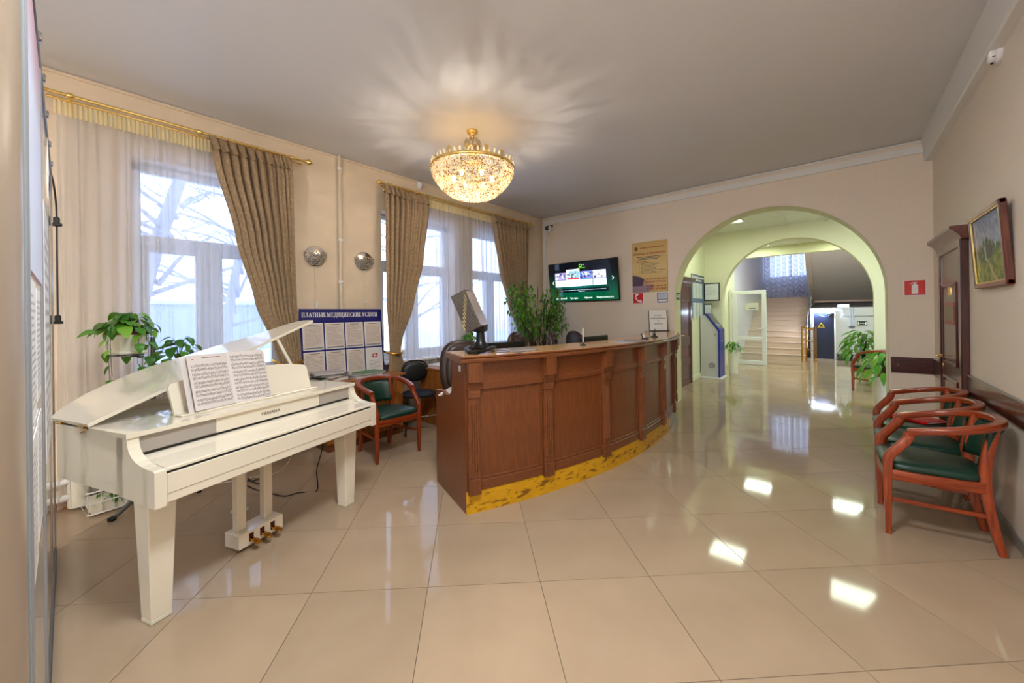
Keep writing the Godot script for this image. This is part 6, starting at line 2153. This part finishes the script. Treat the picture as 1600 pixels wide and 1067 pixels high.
	o = thing("plant_crate", "white wire crate with green leaves on the floor under the window", "crate", Vector3(-4.30, 0, -0.30), 0.1)
	s = begin(false)
	for y in [0.02, 0.10, 0.18]:
		tube(s, [Vector3(-0.13, y, -0.2), Vector3(0.13, y, -0.2), Vector3(0.13, y, 0.2), Vector3(-0.13, y, 0.2), Vector3(-0.13, y, -0.2)], 0.006, 6)
	for k in 7:
		tube(s, [Vector3(0.13, 0.02, -0.2 + 0.066 * k), Vector3(0.13, 0.18, -0.2 + 0.066 * k)], 0.003, 5)
	put("wire_basket", s, M.white, o)
	put("soil_tray", boxm(Vector3(0, 0.05, 0), Vector3(0.23, 0.08, 0.36), 0.01), M.pot, o)
	for k in 10:
		frond(o, Vector3(rng.randf_range(-0.06, 0.08), 0.09, rng.randf_range(-0.15, 0.15)), k * 2.4, 0.05, rng.randf_range(0.0, 0.08), heart, greens[k % 3], 0.8, 0.5, 0.002)
	# small plant on the sill
	o = thing("sill_plant", "small bright green plant on the windowsill behind the flip display", "plant", Vector3(-4.36, 0.849, -4.10))
	put("pot", pot_shape(0.06, 0.08, 0.12), M.terracotta, o)
	for k in 26:
		var f := (k + 0.5) / 26.0
		frond(o, Vector3(0, 0.09, 0), k * 2.4, lerpf(0.04, 0.13, 1 - f), lerpf(0.02, 0.24, f), mid, greens[k % 4], rng.randf_range(0.55, 0.8), rng.randf_range(0.0, 0.6), 0.003)
	# weeping fig
	o = thing("weeping_fig", "tall weeping fig with small leaves behind the office chairs below the television", "plant", Vector3(-3.95, 0, -5.3))
	put("pot", pot_shape(0.15, 0.20, 0.34), M.pot, o)
	put("soil", disc(0.18, 0.02, Vector3(0, 0.28, 0), Basis.IDENTITY), M.soil, o)
	var lobes := [[Vector3(0.0, 1.66, 0.42), Vector3(0.25, 0.36, 0.28)], [Vector3(0.0, 1.30, 0.22), Vector3(0.28, 0.34, 0.30)], [Vector3(0.02, 1.60, -0.46), Vector3(0.24, 0.34, 0.22)], [Vector3(0.02, 1.28, -0.42), Vector3(0.26, 0.30, 0.30)]]
	s = begin(false)
	for k in 26:
		var lb: Array = lobes[k % 4]
		var c: Vector3 = lb[0] + Vector3(rng.randf_range(-1, 1) * lb[1].x, rng.randf_range(-0.6, 0.9) * lb[1].y, rng.randf_range(-1, 1) * lb[1].z)
		tube(s, curve([Vector3(0, 0.3, 0), Vector3(0.0, 0.85, c.z * 0.35), c * Vector3(0.8, 0.9, 0.8), c], 5), 0.011, 6, 0.002)
	put("branches", s, M.bark, o)
	var fl := leaf(0.075, 0.030, 0.4, 0.2)
	for g in 3:
		var xf := []
		for k in 420:
			var lb: Array = lobes[rng.randi() % 4]
			var d := Vector3(rng.randfn(), rng.randfn(), rng.randfn()).normalized() * pow(rng.randf(), 0.5)
			var p: Vector3 = lb[0] + d * lb[1] * 1.05
			xf.append(Transform3D(Basis(Vector3.UP, rng.randf() * TAU) * Basis(Vector3.RIGHT, rng.randf_range(-0.2, 1.1)) * Basis.from_scale(Vector3.ONE * rng.randf_range(0.8, 1.3)), p))
		var mm := MultiMesh.new()
		mm.transform_format = MultiMesh.TRANSFORM_3D
		mm.mesh = fl
		mm.instance_count = xf.size()
		for k in xf.size():
			mm.set_instance_transform(k, xf[k])
		var mi := MultiMeshInstance3D.new()
		mi.name = "foliage"
		mi.multimesh = mm
		mi.material_override = [M.leaf, M.leaf_dark, M.leaf_light][g]
		mi.set_meta("kind", "stuff")
		o.add_child(mi, true)

# ---------------------------------------------------------------- glass stand at the left edge
func build_left_edge():
	var a := Vector3(-1.38, 0, 0.0515)
	var b := Vector3(-3.75, 0, 0.036)
	var d := (b - a).normalized()
	var o := thing("glass_notice_panel", "tall glass notice panel with papers seen edge on at the left", "notice board", a)
	o.basis = Basis(d, Vector3.UP, d.cross(Vector3.UP))
	var ln := (b - a).length()
	var gm := pane(Color(0.75, 0.82, 0.85), 0.35)
	put("glass_sheet", boxm(Vector3(ln / 2, 1.18, 0), Vector3(ln, 2.34, 0.008), 0.002), gm, o)
	put("top_rail", boxm(Vector3(ln / 2, 2.355, 0), Vector3(ln, 0.022, 0.018), 0.003), M.grey_metal, o)
	put("bottom_rail", boxm(Vector3(ln / 2, 0.012, 0), Vector3(ln, 0.024, 0.02), 0.003), M.grey_metal, o)
	for x in [0.02, 0.8, 1.6, ln - 0.02]:
		put("upright", boxm(Vector3(x, 1.18, 0), Vector3(0.03, 2.34, 0.016), 0.003), M.chrome if x > 1.0 else mat(Color(0.62, 0.62, 0.64), 0.35, 0.4), o)
	for x in [0.35, 0.62, 0.95, 1.35, 1.8, 2.2]:
		var s := begin(false)
		lathe(s, [0, 0, 0.016, 0.002, 0.016, 0.03, 0, 0.034], 12, Vector3(x, 2.36, 0))
		put("clip", s, M.chrome, o)
	for q in [[0.03, 0.72, 1.56, 2.30, 1], [0.03, 0.25, 1.20, 1.54, 2], [0.28, 0.50, 1.22, 1.53, 3], [0.03, 0.25, 0.82, 1.16, 4], [0.28, 0.50, 0.84, 1.17, 5], [0.90, 1.5, 0.9, 1.9, 6]]:
		var im := Image.create(64, 96, false, Image.FORMAT_RGB8)
		for y in 96:
			for x in 64:
				im.set_pixel(x, y, Color(0.80, 0.82, 0.90).lerp(Color(0.66, 0.42, 0.44), clampf(1.0 - y / 34.0, 0, 1) * 0.7))
		if q[4] > 1:
			im = print_tex(64, 96, Color(0.88, 0.87, 0.86), Color(0.4, 0.38, 0.36), 0.1, 0.9, 0.08, 0.92, 16, 7 + q[4])
		var w: float = q[1] - q[0]
		put("paper", card(w, q[3] - q[2], 0.002), img_mat(im, 0.5), o, Vector3((q[0] + q[1]) / 2, (q[2] + q[3]) / 2, 0.0065))
	o = thing("hanging_cable", "thin black hanging cable with two clips at the glass panel's far edge", "cable", Vector3(-3.95, 0, 0.012))
	var s := begin(false)
	tube(s, curve([Vector3(0.22, 2.36, 0.02), Vector3(0.08, 2.32, 0.01), Vector3(0.0, 2.18, 0.0), Vector3(0.0, 1.9, 0.0), Vector3(0.0, 1.46, 0)], 6), 0.005, 6)
	put("cord", s, M.dark, o)
	for y in [2.10, 1.45]:
		put("clip_body", boxm(Vector3(0, y, 0), Vector3(0.03, 0.05, 0.03), 0.006), M.black, o)
		put("clip_jaw", boxm(Vector3(0, y - 0.025, 0), Vector3(0.05, 0.018, 0.05), 0.004), M.black, o)
	# heating pipes low in the corner
	o = thing("radiator_pipes", "white heating pipes low in the corner behind the piano", "pipe", Vector3(-4.46, 0, -0.08))
	s = begin(false)
	tube(s, [Vector3(0, 0.02, 0), Vector3(0, 0.75, 0)], 0.06, 16)
	put("standpipe", s, M.pot, o)
	for y in [0.10, 0.22]:
		s = begin(false)
		tube(s, [Vector3(0.0, y, 0.0), Vector3(0.03, y, 0.2)], 0.025, 10)
		put("branch_pipe", s, M.white, o)
